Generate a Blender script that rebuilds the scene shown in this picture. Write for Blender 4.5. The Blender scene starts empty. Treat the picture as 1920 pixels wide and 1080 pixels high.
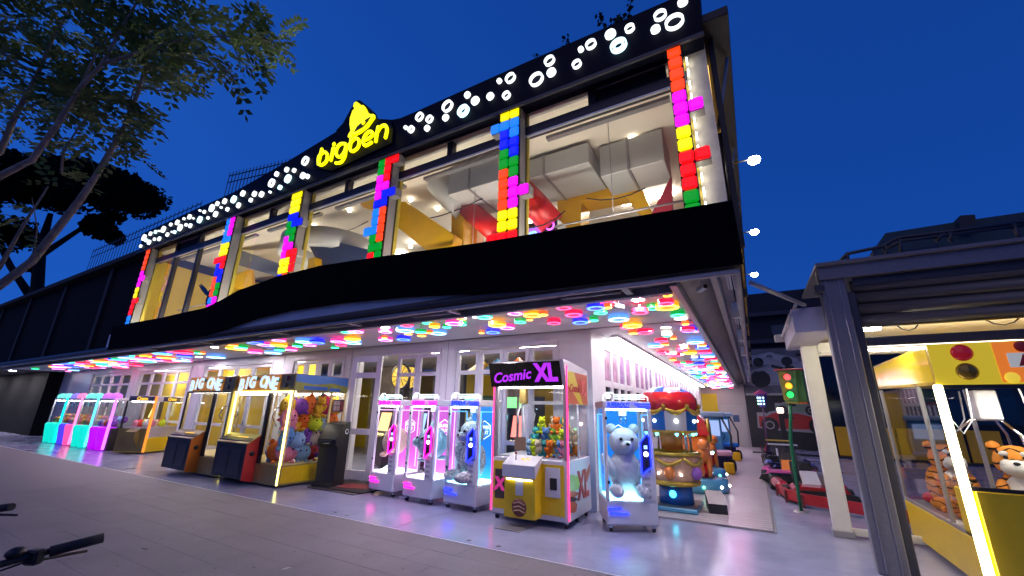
import bpy, math, random
from mathutils import Vector, Matrix
random.seed(7)
R = math.radians
scn = bpy.context.scene
COL = scn.collection

# ------------------------------------------------------------------ camera
CF, CPITCH, CROLL, CYAW, CH = 766.8, R(16.71), R(1.09), R(29.9), 1.6
FW = Vector((-math.sin(CYAW)*math.cos(CPITCH), math.cos(CYAW)*math.cos(CPITCH), math.sin(CPITCH)))
_r0 = Vector((math.cos(CYAW), math.sin(CYAW), 0)); _u0 = _r0.cross(FW)
RT = _r0*math.cos(CROLL) + _u0*math.sin(CROLL); UP = -_r0*math.sin(CROLL) + _u0*math.cos(CROLL)
CAMP = Vector((0, 0, CH))
cd = bpy.data.cameras.new('camera'); cam = bpy.data.objects.new('camera', cd); COL.objects.link(cam)
cd.sensor_width = 36; cd.lens = 36*CF/1920; cd.clip_end = 1500; cd.clip_start = .02
cam.matrix_world = Matrix(((RT.x, UP.x, -FW.x, 0), (RT.y, UP.y, -FW.y, 0), (RT.z, UP.z, -FW.z, CH), (0, 0, 0, 1)))
scn.camera = cam

# ------------------------------------------------------------------ dusk sky, weak after-glow sun
world = bpy.data.worlds.new('World'); scn.world = world; world.use_nodes = True
nt = world.node_tree; nt.nodes.clear()
sky = nt.nodes.new('ShaderNodeTexSky'); sky.sky_type = 'NISHITA'; sky.sun_disc = False
sky.sun_elevation = R(32); sky.sun_rotation = R(-80); sky.ozone_density = 6; sky.air_density = 1.0; sky.dust_density = .2
mx = nt.nodes.new('ShaderNodeMix'); mx.data_type = 'RGBA'; mx.blend_type = 'MULTIPLY'; mx.inputs[0].default_value = 1
mx.inputs[7].default_value = (.036, .265, 1.2, 1)
bg = nt.nodes.new('ShaderNodeBackground'); bg.inputs[1].default_value = .135
wo = nt.nodes.new('ShaderNodeOutputWorld')
gm = nt.nodes.new('ShaderNodeGamma'); gm.inputs[1].default_value = .36
nt.links.new(sky.outputs[0], gm.inputs[0]); nt.links.new(gm.outputs[0], mx.inputs[6]); nt.links.new(mx.outputs[2], bg.inputs[0]); nt.links.new(bg.outputs[0], wo.inputs[0])
sd = bpy.data.lights.new('dusk_sun', 'SUN'); sd.energy = .2; sd.angle = R(60); sd.color = (1, .8, .8)
so = bpy.data.objects.new('dusk_sun', sd); COL.objects.link(so); so.location = (3, -10, 20)
so.rotation_euler = (R(48), 0, R(-8))
vs = scn.view_settings; vs.view_transform = 'Standard'; vs.look = 'None'; vs.exposure = .4; vs.gamma = 1
scn.cycles.use_denoising = True; scn.cycles.max_bounces = 8; scn.cycles.transparent_max_bounces = 24
scn.cycles.sample_clamp_indirect = 4; scn.cycles.blur_glossy = .5; scn.cycles.caustics_reflective = False; scn.cycles.caustics_refractive = False

# ------------------------------------------------------------------ helpers
def ray(x, y): return FW*CF + RT*(x-960) - UP*(y-540)
def at(x, y, ax, v):
    d = ray(x, y); return CAMP + d*((v-CAMP[ax])/d[ax])
def aY(x, y, v): return at(x, y, 1, v)
def aX(x, y, v): return at(x, y, 0, v)
def aZ(x, y, v=0): return at(x, y, 2, v)
def dep(x, y, d): return CAMP + ray(x, y)*(d/CF)

MATS = {}
def mat(name, col=(.5, .5, .5), rough=.5, metal=0, emit=None, es=0, var=0.0, scale=6, bump=0.0, bscale=40, spec=.5, speck=0, coat=0, wpos=False):
    if name in MATS: return MATS[name]
    m = bpy.data.materials.new(name); m.use_nodes = True; t = m.node_tree; b = t.nodes['Principled BSDF']
    b.inputs['Base Color'].default_value = (*col, 1); b.inputs['Roughness'].default_value = rough
    b.inputs['Metallic'].default_value = metal; b.inputs['Specular IOR Level'].default_value = spec
    if coat: b.inputs['Coat Weight'].default_value = coat
    if emit: b.inputs['Emission Color'].default_value = (*emit, 1); b.inputs['Emission Strength'].default_value = es
    if var or bump:
        tc = t.nodes.new('ShaderNodeTexCoord')
    if wpos:
        gn = t.nodes.new('ShaderNodeNewGeometry')
    if var:
        n = t.nodes.new('ShaderNodeTexNoise'); n.inputs['Scale'].default_value = scale; n.inputs['Detail'].default_value = 6; n.inputs['Roughness'].default_value = .65
        t.links.new(gn.outputs['Position'] if wpos else tc.outputs['Object'], n.inputs['Vector'])
        cr = t.nodes.new('ShaderNodeValToRGB'); e = cr.color_ramp.elements
        e[0].position = .3; e[1].position = .72
        e[0].color = (*[max(0, c*(1-var)) for c in col], 1); e[1].color = (*[min(1, c*(1+var)) for c in col], 1)
        t.links.new(n.outputs['Fac'], cr.inputs['Fac']); t.links.new(cr.outputs['Color'], b.inputs['Base Color'])
        mr = t.nodes.new('ShaderNodeMapRange'); mr.inputs[3].default_value = max(.03, rough-var*.35); mr.inputs[4].default_value = min(1, rough+var*.35)
        t.links.new(n.outputs['Fac'], mr.inputs[0]); t.links.new(mr.outputs[0], b.inputs['Roughness'])
    if speck:
        if not (var or bump): tc = t.nodes.new('ShaderNodeTexCoord')
        ns = t.nodes.new('ShaderNodeTexNoise'); ns.inputs['Scale'].default_value = 95; ns.inputs['Detail'].default_value = 3; t.links.new(gn.outputs['Position'] if wpos else tc.outputs['Object'], ns.inputs['Vector'])
        rs = t.nodes.new('ShaderNodeMapRange'); rs.inputs[1].default_value = .3; rs.inputs[2].default_value = .7; rs.inputs[3].default_value = 1-speck; rs.inputs[4].default_value = 1+speck; t.links.new(ns.outputs['Fac'], rs.inputs[0])
        mu = t.nodes.new('ShaderNodeMix'); mu.data_type = 'RGBA'; mu.blend_type = 'MULTIPLY'; mu.inputs[0].default_value = 1; mu.inputs[6].default_value = (*col, 1)
        if var: t.links.new(cr.outputs['Color'], mu.inputs[6])
        t.links.new(rs.outputs[0], mu.inputs[7]); t.links.new(mu.outputs[2], b.inputs['Base Color'])
    if bump:
        n2 = t.nodes.new('ShaderNodeTexNoise'); n2.inputs['Scale'].default_value = bscale; n2.inputs['Detail'].default_value = 4
        t.links.new(tc.outputs['Object'], n2.inputs['Vector'])
        bp = t.nodes.new('ShaderNodeBump'); bp.inputs['Strength'].default_value = bump; bp.inputs['Distance'].default_value = .01
        t.links.new(n2.outputs['Fac'], bp.inputs['Height']); t.links.new(bp.outputs['Normal'], b.inputs['Normal'])
    MATS[name] = m; return m
def glow(name, col, s, base=None):
    return mat(name, base or tuple(min(.9, c*.6+.02) for c in col), .3, 0, col, s)
def glass(name, tint=(1, 1, 1), refl=1.0, rough=.02, base=.04):
    if name in MATS: return MATS[name]
    m = bpy.data.materials.new(name); m.use_nodes = True; t = m.node_tree; t.nodes.clear()
    o = t.nodes.new('ShaderNodeOutputMaterial'); mi = t.nodes.new('ShaderNodeMixShader')
    tr = t.nodes.new('ShaderNodeBsdfTransparent'); tr.inputs[0].default_value = (*tint, 1)
    gl = t.nodes.new('ShaderNodeBsdfGlossy'); gl.inputs['Roughness'].default_value = rough
    fr = t.nodes.new('ShaderNodeMath'); fr.operation = 'POWER'; fr.inputs[1].default_value = 4.5; lw = t.nodes.new('ShaderNodeLayerWeight'); lw.inputs[0].default_value = .5; t.links.new(lw.outputs['Facing'], fr.inputs[0])
    mm = t.nodes.new('ShaderNodeMath'); mm.operation = 'MULTIPLY_ADD'; mm.inputs[1].default_value = refl; mm.inputs[2].default_value = base*refl*.6; mm.use_clamp = True
    t.links.new(fr.outputs[0], mm.inputs[0]); t.links.new(mm.outputs[0], mi.inputs[0])
    t.links.new(tr.outputs[0], mi.inputs[1]); t.links.new(gl.outputs[0], mi.inputs[2]); t.links.new(mi.outputs[0], o.inputs[0])
    MATS[name] = m; return m

class MB:
    def __init__(s): s.v = []; s.f = []; s.s = []
    def add(s, vs, fs, sm=False):
        o = len(s.v); s.v += [tuple(v) for v in vs]; s.f += [tuple(i+o for i in f) for f in fs]; s.s += [sm]*len(fs); return s
    def box(s, x0, x1, y0, y1, z0, z1, b=0.0):
        if x1 < x0: x0, x1 = x1, x0
        if y1 < y0: y0, y1 = y1, y0
        if z1 < z0: z0, z1 = z1, z0
        b = min(b, (x1-x0)*.45, (y1-y0)*.45, (z1-z0)*.45)
        if b <= 0:
            return s.add([(x, y, z) for z in (z0, z1) for y in (y0, y1) for x in (x0, x1)],
                         [(0, 2, 3, 1), (4, 5, 7, 6), (0, 1, 5, 4), (2, 6, 7, 3), (0, 4, 6, 2), (1, 3, 7, 5)])
        vs = []; c = [(x0, x1), (y0, y1), (z0, z1)]; idx = {}
        for i in (0, 1):
            for j in (0, 1):
                for k in (0, 1):
                    p = [c[0][i], c[1][j], c[2][k]]; sg = [1 if i == 0 else -1, 1 if j == 0 else -1, 1 if k == 0 else -1]
                    for a in range(3):
                        q = [p[m] + (0 if m == a else sg[m]*b) for m in range(3)]
                        idx[(i, j, k, a)] = len(vs); vs.append(q)
        I = lambda i, j, k, a: idx[(i, j, k, a)]
        fs = []
        for a in range(3):
            for e in (0, 1):
                q = []
                for (u, w) in ((0, 0), (1, 0), (1, 1), (0, 1)):
                    t = [0, 0, 0]; t[a] = e; t[(a+1) % 3] = u; t[(a+2) % 3] = w; q.append(I(*t, a))
                fs.append(tuple(q) if e else tuple(reversed(q)))
        for a in range(3):
            b1, c1 = (a+1) % 3, (a+2) % 3
            for u in (0, 1):
                for w in (0, 1):
                    t0 = [0, 0, 0]; t0[b1] = u; t0[c1] = w; t1 = list(t0); t1[a] = 1
                    fs.append((I(*t0, b1), I(*t1, b1), I(*t1, c1), I(*t0, c1)))
        for i in (0, 1):
            for j in (0, 1):
                for k in (0, 1): fs.append((I(i, j, k, 0), I(i, j, k, 1), I(i, j, k, 2)))
        return s.add(vs, fs)
    def tube(s, pts, r, n=8, caps=True, sm=True):
        pts = [Vector(p) for p in pts]; m = len(pts); rr = r if isinstance(r, (list, tuple)) else [r]*m
        vs = []; fs = []; prev = None
        for i, p in enumerate(pts):
            d = (pts[min(i+1, m-1)]-pts[max(i-1, 0)]).normalized()
            if prev is None:
                a = d.orthogonal().normalized()
            else:
                a = prev-d*prev.dot(d); a = a.normalized() if a.length > 1e-6 else d.orthogonal().normalized()
            prev = a; b = d.cross(a)
            for k in range(n):
                t = 2*math.pi*k/n; vs.append(p+(a*math.cos(t)+b*math.sin(t))*rr[i])
        for i in range(m-1):
            for k in range(n):
                fs.append((i*n+k, i*n+(k+1) % n, (i+1)*n+(k+1) % n, (i+1)*n+k))
        s.add(vs, fs, sm)
        if caps:
            o = len(s.v)-len(vs)
            s.f.append(tuple(o+k for k in reversed(range(n)))); s.s.append(False)
            s.f.append(tuple(o+(m-1)*n+k for k in range(n))); s.s.append(False)
        return s
    def ell(s, c, r, nu=14, nv=9, M=None):
        if not isinstance(r, (list, tuple)): r = (r, r, r)
        vs = []; fs = []
        for j in range(1, nv):
            ph = math.pi*j/nv
            for i in range(nu):
                t = 2*math.pi*i/nu; vs.append(Vector((r[0]*math.sin(ph)*math.cos(t), r[1]*math.sin(ph)*math.sin(t), r[2]*math.cos(ph))))
        vs += [Vector((0, 0, r[2])), Vector((0, 0, -r[2]))]; T = len(vs)-2
        for j in range(nv-2):
            for i in range(nu): fs.append((j*nu+i, (j+1)*nu+i, (j+1)*nu+(i+1) % nu, j*nu+(i+1) % nu))
        for i in range(nu):
            fs.append((T, i, (i+1) % nu)); fs.append((T+1, (nv-2)*nu+(i+1) % nu, (nv-2)*nu+i))
        if M: vs = [M @ v for v in vs]
        c = Vector(c); return s.add([v+c for v in vs], fs, True)
    def lathe(s, prof, c=(0, 0, 0), n=24, closed=False, sm=True, axis='Z', mod=None):
        vs = []; m = len(prof); c = Vector(c)
        for (r, z) in prof:
            for k in range(n):
                t = 2*math.pi*k/n; q = r*(mod(t) if mod else 1)
                p = Vector((q*math.cos(t), q*math.sin(t), z))
                if axis == 'Y': p = Vector((p.x, p.z, p.y))
                if axis == 'X': p = Vector((p.z, p.x, p.y))
                vs.append(c+p)
        fs = []
        for i in range(m if closed else m-1):
            j = (i+1) % m
            for k in range(n): fs.append((i*n+k, i*n+(k+1) % n, j*n+(k+1) % n, j*n+k))
        return s.add(vs, fs, sm)
    def prism(s, poly, a, b, axis='Y'):
        """poly of (u,w); axis Y: (x,z) extruded y a..b; Z: (x,y); X: (y,z)"""
        n = len(poly)
        mk = {'Y': lambda u, w, t: (u, t, w), 'Z': lambda u, w, t: (u, w, t), 'X': lambda u, w, t: (t, u, w)}[axis]
        vs = [mk(u, w, a) for u, w in poly]+[mk(u, w, b) for u, w in poly]
        fs = [tuple(range(n)), tuple(reversed(range(n, 2*n)))]+[(i, i+n, (i+1) % n+n, (i+1) % n) for i in range(n)]
        return s.add(vs, fs)
    def quad(s, a, b, c, d): return s.add([a, b, c, d], [(0, 1, 2, 3)])
    def mesh(s, name, m=None):
        me = bpy.data.meshes.new(name); me.from_pydata(s.v, [], s.f); me.polygons.foreach_set('use_smooth', s.s)
        if m: me.materials.append(m)
        me.update(); return me
    def build(s, name, m, parent=None, loc=None, rotz=0):
        return obj(name, s.mesh(name, m), parent, loc, rotz)
def fixn(me):
    import bmesh
    bm = bmesh.new(); bm.from_mesh(me); bmesh.ops.recalc_face_normals(bm, faces=bm.faces); bm.to_mesh(me); bm.free()
def obj(name, me, parent=None, loc=None, rotz=0, rot=None):
    o = bpy.data.objects.new(name, me); COL.objects.link(o)
    if parent is not None: o.parent = parent
    if loc is not None: o.location = loc
    if rotz: o.rotation_euler = (0, 0, rotz)
    if rot: o.rotation_euler = rot
    return o
def tag(o, label, cat, group=None):
    o['label'] = label; o['category'] = cat
    if group: o['group'] = group
    return o
def thing(name, label, cat, loc=(0, 0, 0), rotz=0, group=None):
    o = bpy.data.objects.new(name, None); COL.objects.link(o); o.location = loc; o.rotation_euler = (0, 0, rotz); o.empty_display_size = .2
    return tag(o, label, cat, group)
def struct(o, kind='structure'): o['kind'] = kind; return o
def dup(root, loc=None, rotz=None, label=None, parent=None, remat=None):
    r = root.copy(); COL.objects.link(r)
    if parent is not None: r.parent = parent
    if loc is not None: r.location = loc
    if rotz is not None: r.rotation_euler = (root.rotation_euler.x, root.rotation_euler.y, rotz)
    if label: r['label'] = label
    for ch in list(root.children): dup(ch, parent=r)
    return r
_TX = {}
def text_mesh(body, size, extr=.004, shear=0, off=0.0, align='CENTER', sx=1):
    cu = bpy.data.curves.new('lettering', 'FONT'); cu.body = body; cu.size = size; cu.extrude = extr; cu.shear = shear; cu.offset = off
    cu.align_x = align; cu.align_y = 'CENTER'; cu.resolution_u = 3
    o = bpy.data.objects.new('lettering', cu); COL.objects.link(o)
    dg = bpy.context.evaluated_depsgraph_get(); me = bpy.data.meshes.new_from_object(o.evaluated_get(dg))
    bpy.data.objects.remove(o); bpy.data.curves.remove(cu)
    me.transform(Matrix.Rotation(R(90), 4, 'X') @ Matrix.Scale(sx, 4, (1, 0, 0))); return me
def text(body, size, m, parent, loc, rotz=0, **k):
    name = k.pop('name', 'lettering')
    me = text_mesh(body, size, **k); me.materials.clear(); me.materials.append(m)
    return obj(name, me, parent, loc, rotz)
def pxpoly(pts, Y): return [(p.x, p.z) for p in (aY(x, y, Y) for x, y in pts)]

# ------------------------------------------------------------------ materials
WHITE = mat('white_panel', (.84, .84, .86), .35, var=.04, scale=2)
WHITEG = mat('white_gloss_paint', (.8, .8, .82), .25, var=.03, scale=5)
FRAMEW = mat('white_window_frame', (.76, .75, .78), .35)
GREY = mat('grey_aluminium', (.33, .32, .33), .4, .6, var=.12, scale=8)
DGREY = mat('anthracite_metal', (.05, .05, .065), .45, .3, var=.15, scale=20, bump=.15, bscale=300)
BLACK = mat('black_plastic', (.012, .012, .014), .45, var=.2, scale=10)
BLACKM = mat('matt_black_banner', (.0035, .0035, .004), .9, spec=.05)
NAVY = mat('navy_sign_board', (.004, .005, .016), .5, spec=.06)
CHROME = mat('polished_steel', (.7, .7, .72), .15, 1)
RUBBER = mat('rubber', (.015, .015, .016), .7)
YEL = mat('yellow_panel', (.72, .4, .004), .35, var=.06, scale=4)
YWALL = mat('yellow_wall', (.62, .43, .004), .6, var=.05, scale=1.5)
GLASS = glass('clear_glass', refl=.6); MGLASS = glass('machine_glass', (.98, .98, .98), .5)
W_LED = glow('white_led', (1, .97, .95), 5); Y_LED = glow('yellow_led', (1, .9, .25), 4)
W_SOFT = glow('white_diffuser', (1, .96, .93), 12)
# ------------------------------------------------------------------ ground
def paving_mat():
    m = mat('paving_stone', (.21, .185, .19), .62, var=.16, scale=1.1, bump=.25, bscale=120)
    return m
PAV = paving_mat()
PAVS = [mat('paving_slab_%d' % i, c, .62, var=.22, scale=.9, bump=.3, bscale=150, speck=.3, wpos=True) for i, c in enumerate([(.19, .165, .176), (.188, .163, .174), (.192, .167, .178), (.185, .16, .171)])]
g = MB().box(-300, 300, -200, 400, -.6, -.05).build('ground', mat('asphalt', (.045, .045, .05), .85, var=.2, scale=.5)); struct(g)
b = MB().box(-90, 30, -40, 4.765, -.05, -.008)
plaza = b.build('plaza_paving', mat('paving_joint', (.21, .18, .19), .8, var=.1, scale=8)); struct(plaza)
far = MB()
far.box(-90, -12.012, -40, 4.76, -.0075, 0); far.box(-12.006, 2.4, -40, .38, -.0075, 0); far.box(2.406, 30, -40, 4.76, -.0075, 0)
def brick_mat():
    m = mat('far_paving', (.21, .187, .192), .6, bump=.25, bscale=120); t = m.node_tree; b = t.nodes['Principled BSDF']
    tc = t.nodes.new('ShaderNodeTexCoord'); bk = t.nodes.new('ShaderNodeTexBrick')
    bk.inputs['Color1'].default_value = (.19, .165, .176, 1); bk.inputs['Color2'].default_value = (.186, .161, .172, 1); bk.inputs['Mortar'].default_value = (.19, .165, .175, 1)
    bk.inputs['Scale'].default_value = 1; bk.inputs['Mortar Size'].default_value = .004; bk.inputs['Brick Width'].default_value = .8; bk.inputs['Row Height'].default_value = .4
    t.links.new(tc.outputs['Object'], bk.inputs['Vector']); t.links.new(bk.outputs['Color'], b.inputs['Base Color']); return m
far.build('outer_paving', brick_mat(), plaza)
slabm = [MB().box(-.3993, .3993, -.1993, .1993, -.04, 0, .001).mesh('paving_slab', m) for m in PAVS]
slabh = [MB().box(-.1993, .1993, -.1993, .1993, -.04, 0, .001).mesh('paving_slab', m) for m in PAVS]
for j in range(11):
    y = 4.56-j*.4
    for i in range(18):
        x = -11.6+i*.8+(.4 if j % 2 else 0)
        half = j % 2 and i == 17
        o = obj('paving_slab', random.choice(slabh if half else slabm), plaza, (x-(.2 if half else 0), y, random.uniform(-.001, .0005)))
    if j % 2: obj('paving_slab', random.choice(slabh), plaza, (-11.8, y, 0))
gum = MB(); rg_ = random.Random(21)
for _ in range(140):
    x, y, r = rg_.uniform(-11, 1.5), rg_.uniform(.8, 4.7), rg_.uniform(.008, .022)
    gum.lathe([(0, .0016), (r*.8, .0014), (r, .0006)], (x, y, 0), 7)
struct(gum.build('gum_spots', mat('old_gum', (.11, .1, .1), .7), plaza), 'stuff')
for (x, y, a, c_) in ((-2.6, 2.2, .4, (.1, .08, .05)), (-4.4, 3.1, 1.2, (.6, .58, .55)), (-1.6, 3.6, 2.2, (.12, .09, .04)), (-6.3, 2.6, .2, (.1, .08, .06))):
    o = MB().prism([(-.05, -.008), (.0, -.014), (.05, 0), (0, .014)], .002, .005, 'Z').build('litter', mat('litter_%d' % int(c_[0]*100), c_, .7), plaza, (x, y, 0), a)
# resin floor under the canopy
RESIN = mat('pale_resin_floor', (.31, .32, .46), .2, var=.2, scale=1.3, bump=.03, bscale=30)  # blue-lilac cast of the neon reflection is put into the floor colour
fl = struct(MB().box(-45, 14, 4.775, 60, -.05, 0).build('shop_floor', RESIN))
MB().box(-45, 5, 4.755, 4.785, -.03, .004).build('edge_trim', mat('edge_trim', (.55, .53, .56), .3), fl)
MB().box(-8.25, -6.85, 6.0, 6.95, .0, .012, .004).build('floor_patch', mat('floor_patch_dark', (.06, .055, .06), .5, var=.5, scale=3), fl)
for (x, y) in [(630, 960), (651, 966), (880, 1013), (935, 1024)]:
    p = aZ(x, y); MB().lathe([(0, .003), (.03, .003), (.034, 0)], p, 12).build('floor_bolt', BLACK, fl)
p = aZ(960, 990); MB().box(p.x-.2, p.x+.2, p.y-.15, p.y+.15, .001, .005).build('floor_hatch', mat('hatch_grey', (.16, .15, .17), .5, var=.2), fl)
for x in (-9.2, -4.6): MB().box(x-.006, x+.006, 4.79, 7.3, .0005, .002).build('floor_joint', mat('joint_grey', (.25, .24, .26), .6), fl)
# door mat with red pattern
mt = thing('door_mat', 'black doormat with red pattern before the open white door', 'mat', (-7.55, 6.62, .012))
MB().box(-.75, .75, -.5, .5, 0, .012, .004).build('mat_base', mat('mat_black', (.02, .018, .02), .9, var=.4, scale=20), mt)
MB().prism([(-.5, -.25), (-.1, -.35), (.45, -.15), (.6, .1), (.1, .25), (-.3, .12)], .013, .016, 'Z').build('mat_print', mat('mat_red', (.2, .015, .02), .9, var=.4, scale=9), mt)
# timber deck
deckm = [mat('deck_board_%d' % i, c, .3, var=.12, scale=4) for i, c in enumerate([(.42, .37, .39), (.4, .35, .37), (.44, .385, .405)])]
deck = struct(MB().box(-2.45, .02, 7.56, 25.9, .001, .008).build('timber_deck', mat('deck_gap', (.2, .17, .18), .8)))
bw = .143
dm = [MB().box(-1.23, 1.24, -bw/2+.004, bw/2-.004, 0, .018, .004).mesh('deck_board', m) for m in deckm]
for i in range(128): obj('deck_board', random.choice(dm), deck, (-1.22, 7.64+i*bw, .009))
MB().box(.022, .06, 7.56, 25.9, .0, .012).build('deck_edge', GREY, deck)

# ------------------------------------------------------------------ the arcade building
CZ, WY, WX = 3.1, 7.35, -2.5
bld = thing('arcade_building', 'two storey white arcade building with glazed upper floor and long canopy', 'building', (0, 0, 0))
# front wall with window openings
opens = [(-26.9, -22.6, 4), (-21.8, -17.6, 4), (-16.6, -12.6, 4), (-11.5, -9.35, 4), (-8.7, -6.1, 4), (-5.62, -3.2, 4)]
wb = MB(); x = -31
for a, c, n in opens:
    wb.box(x, a, WY, WY+.12, 0, CZ); wb.box(a, c, WY, WY+.12, 2.86, CZ); x = c
wb.box(x, WX, WY, WY+.12, 0, CZ)
wb.build('front_wall', WHITE, bld)
for a, c, n in opens:                    # shallow casing proud of the wall
    f = MB(); f.box(a-.06, a, WY-.025, WY-.002, 0, 2.94); f.box(c, c+.06, WY-.025, WY-.002, 0, 2.94); f.box(a, c, WY-.025, WY-.002, 2.88, 2.94)
    f.build('window_casing', FRAMEW, bld)
for px in (-12.0, -9.05, -5.86, -17.1, -22.2): MB().box(px-.008, px+.008, WY-.006, WY-.001, .02, CZ-.01).build('panel_joint', mat('joint_lilac', (.5, .5, .55), .5), bld)
def sash(x0, x1, y, split, par, mid=None):
    w = MB(); t = .085; d0, d1 = y+.01, y+.075
    w.box(x0, x0+t, d0, d1, .02, 2.84, .006); w.box(x1-t, x1, d0, d1, .02, 2.84, .006)
    zs = [.02]+split+[2.84]
    for k, z in enumerate(zs):
        za = z-t/2 if 0 < k < len(zs)-1 else (z if k == 0 else z-t); zb = za+t+(.08 if k == 0 else 0)
        w.box(x0+t-.001, x1-t+.001, d0+.002, d1-.002, za, zb, .004)
    o = w.build('window', FRAMEW, par)
    for k in range(len(zs)-1):
        MB().box(x0+t-.005, x1-t+.005, y+.038, y+.044, zs[k]+.04, zs[k+1]-.04).build('pane', GLASS, o)
    return o
for a, c, n in opens:
    wd = (c-a)/n
    for i in range(n):
        if abs(a+8.7) < .01 and i < 2: continue           # the open doorway
        o = sash(a+i*wd+.004, a+(i+1)*wd-.004, WY, [1.0, 2.38] if n > 1 else [1.0], bld)
        if i % 2: MB().tube([(a+i*wd+.05, WY-.03, 1.02), (a+i*wd+.05, WY-.03, 1.16)], .01, 6).build('handle', BLACK, o)
# open white door leaf
dr = thing('open_door', 'tall white glazed door standing open beside the tall yellow-lit crane machine', 'door', (-7.75, 7.2, 0), R(13))
dd = MB(); t = .13
dd.box(-.82, -.82+t, -.03, .03, .03, 2.82, .006); dd.box(-t, 0, -.03, .03, .03, 2.82, .006)
for z in (.03, 1.0, 2.3, 2.69): dd.box(-.82+t, -t, -.028, .028, z, z+(.2 if z < .5 else .13), .004)
dd.build('door_frame', FRAMEW, dr)
for z0, z1 in ((.2, 1.02), (1.1, 2.32), (2.4, 2.72)): MB().box(-.82+t-.01, -t+.01, -.004, .004, z0, z1).build('pane', GLASS, dr)
MB().tube([(-.75, -.03, 1.12), (-.75, -.08, 1.12), (-.62, -.08, 1.12)], .012, 8).build('handle', BLACK, dr)
# side wall bays
FILM = [mat('purple_film_%d' % i, c, .22, var=.5, scale=7, bump=.7, bscale=22) for i, c in enumerate([(.42, .22, .4), (.5, .3, .42), (.34, .2, .4)])]
DPANE = mat('dark_pane', (.03, .03, .04), .12)
sw = MB(); sw.box(WX-.12, WX, WY+.12, 26, 2.9, CZ); sw.box(WX-.12, WX, WY+.12, 26, 0, .9)
y = WY+.12; bays = []
for k in range(7):
    sw.box(WX-.12, WX, y, y+.34+(.3 if k == 0 else 0), .9, 2.9); y0 = y+.34+(.3 if k == 0 else 0); bays.append((y0, y0+2.2)); y = y0+2.2
sw.box(WX-.12, WX, y, 26, .9, 2.9)
sw.build('side_wall', WHITE, bld)
for (a, c) in bays:
    w = (c-a)/4
    for i in range(4):
        f = MB(); y0, y1 = a+i*w+.01, a+(i+1)*w-.01
        f.box(WX-.08, WX-.01, y0, y0+.05, .9, 2.9); f.box(WX-.08, WX-.01, y1-.05, y1, .9, 2.9)
        for z in (.9, 2.1, 2.84): f.box(WX-.078, WX-.012, y0+.05, y1-.05, z, z+.06+(.06 if z == 2.1 else 0))
        o = f.build('window', FRAMEW, bld)
        MB().box(WX-.05, WX-.035, y0+.045, y1-.045, 2.2, 2.85).build('pane', random.choice(FILM), o)
        MB().box(WX-.055, WX-.045, y0+.045, y1-.045, .95, 2.12).build('pane', DPANE, o)
# linear LED lamp along the side wall
ll = thing('linear_ceiling_lamp', 'long row of white linear ceiling lamps above the side wall windows', 'lamp', (-2.27, 8.1, 3.02))
MB().box(-.08, .08, 0, 17.0, .03, .075).build('lamp_housing', WHITE, ll)
lm_ = MB().box(-.07, .07, .015, 1.19, 0, .029, .01).mesh('diffuser', glow('tube_white', (1, .98, .96), 15))
for i in range(14): obj('diffuser', lm_, ll, (0, i*1.21, 0))
# canopy ceiling boards
ceil = MB(); ceil.box(-31, -.68, 5.2, WY, CZ+.02, CZ+.16); ceil.box(WX, -.68, WY, 26.2, CZ+.02, CZ+.16)
ceil.build('canopy_slab', GREY, bld)
CB = mat('ceiling_board', (.88, .87, .89), .55, var=.03, scale=3, spec=.3)
cbm = MB().box(-1.9, 1.9, -.098, .098, 0, .018, .004).mesh('ceiling_board', CB)
for j in range(10):
    y = 5.35+j*.2
    for i in range(8): obj('ceiling_board', cbm, bld, (-2.62-i*3.806-(1.9 if 0 else 0), y, CZ))
cbm2 = MB().box(-.905, .905, -.098, .098, 0, .018, .004).mesh('ceiling_board', CB)
for j in range(104): obj('ceiling_board', cbm2, bld, (-1.59+.0, 7.45+j*.2-.0, CZ-.0004))
# end wall of the side passage
ew = MB().box(-2.6, -.35, 26.0, 26.2, 0, 3.25).build('end_wall', mat('beige_wall', (.48, .42, .38), .6, var=.06), bld)
MB().box(-2.5, -1.72, 25.97, 25.998, .02, 2.72).build('end_panel', YWALL, bld)
MB().box(-1.6, -.42, 25.95, 25.998, .02, 2.1, .01).build('end_door', mat('beige_door', (.5, .45, .41), .5), bld)
MB().box(-1.05, -.75, 25.94, 25.949, 1.25, 1.6).build('door_notice', mat('blue_notice', (.05, .1, .2), .4), bld)

# ground floor room seen through the windows
rm = MB(); rm.box(-31, WX-.13, 13, 13.2, 0, 3.1); rm.build('room_back_wall', YWALL, bld)
MB().box(-30.9, -13.5, 9.6, 9.7, 0, 3.1).build('room_partition', YWALL, bld)
MB().box(-31, WX-.13, WY+.13, 13, 3.12, 3.2).build('room_ceiling', WHITE, bld)
MB().box(-31.1, -31, WY+.0, 13.2, 0, 3.2).build('end_wall', WHITE, bld)
for i, (x0, x1) in enumerate([(-12.5, -10.5), (-9.5, -8.2), (-6.9, -6.0), (-4.8, -3.6)]):
    MB().box(x0, x1, 11.2, 11.35, 0, 3.1).build('room_screen_wall', mat('room_screen_%d' % i, [(.12, .09, .07), (.05, .045, .05), (.1, .06, .05), (.3, .06, .04)][i], .6, var=.6, scale=3), bld)
for x in (-24, -19, -14, -10.5, -7, -4.2):
    l = MB().box(x-.6, x+.6, 8.8, 8.95, 3.06, 3.1).build('room_tube_light', glow('room_tube', (1, .93, .8), 70), bld)
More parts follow.
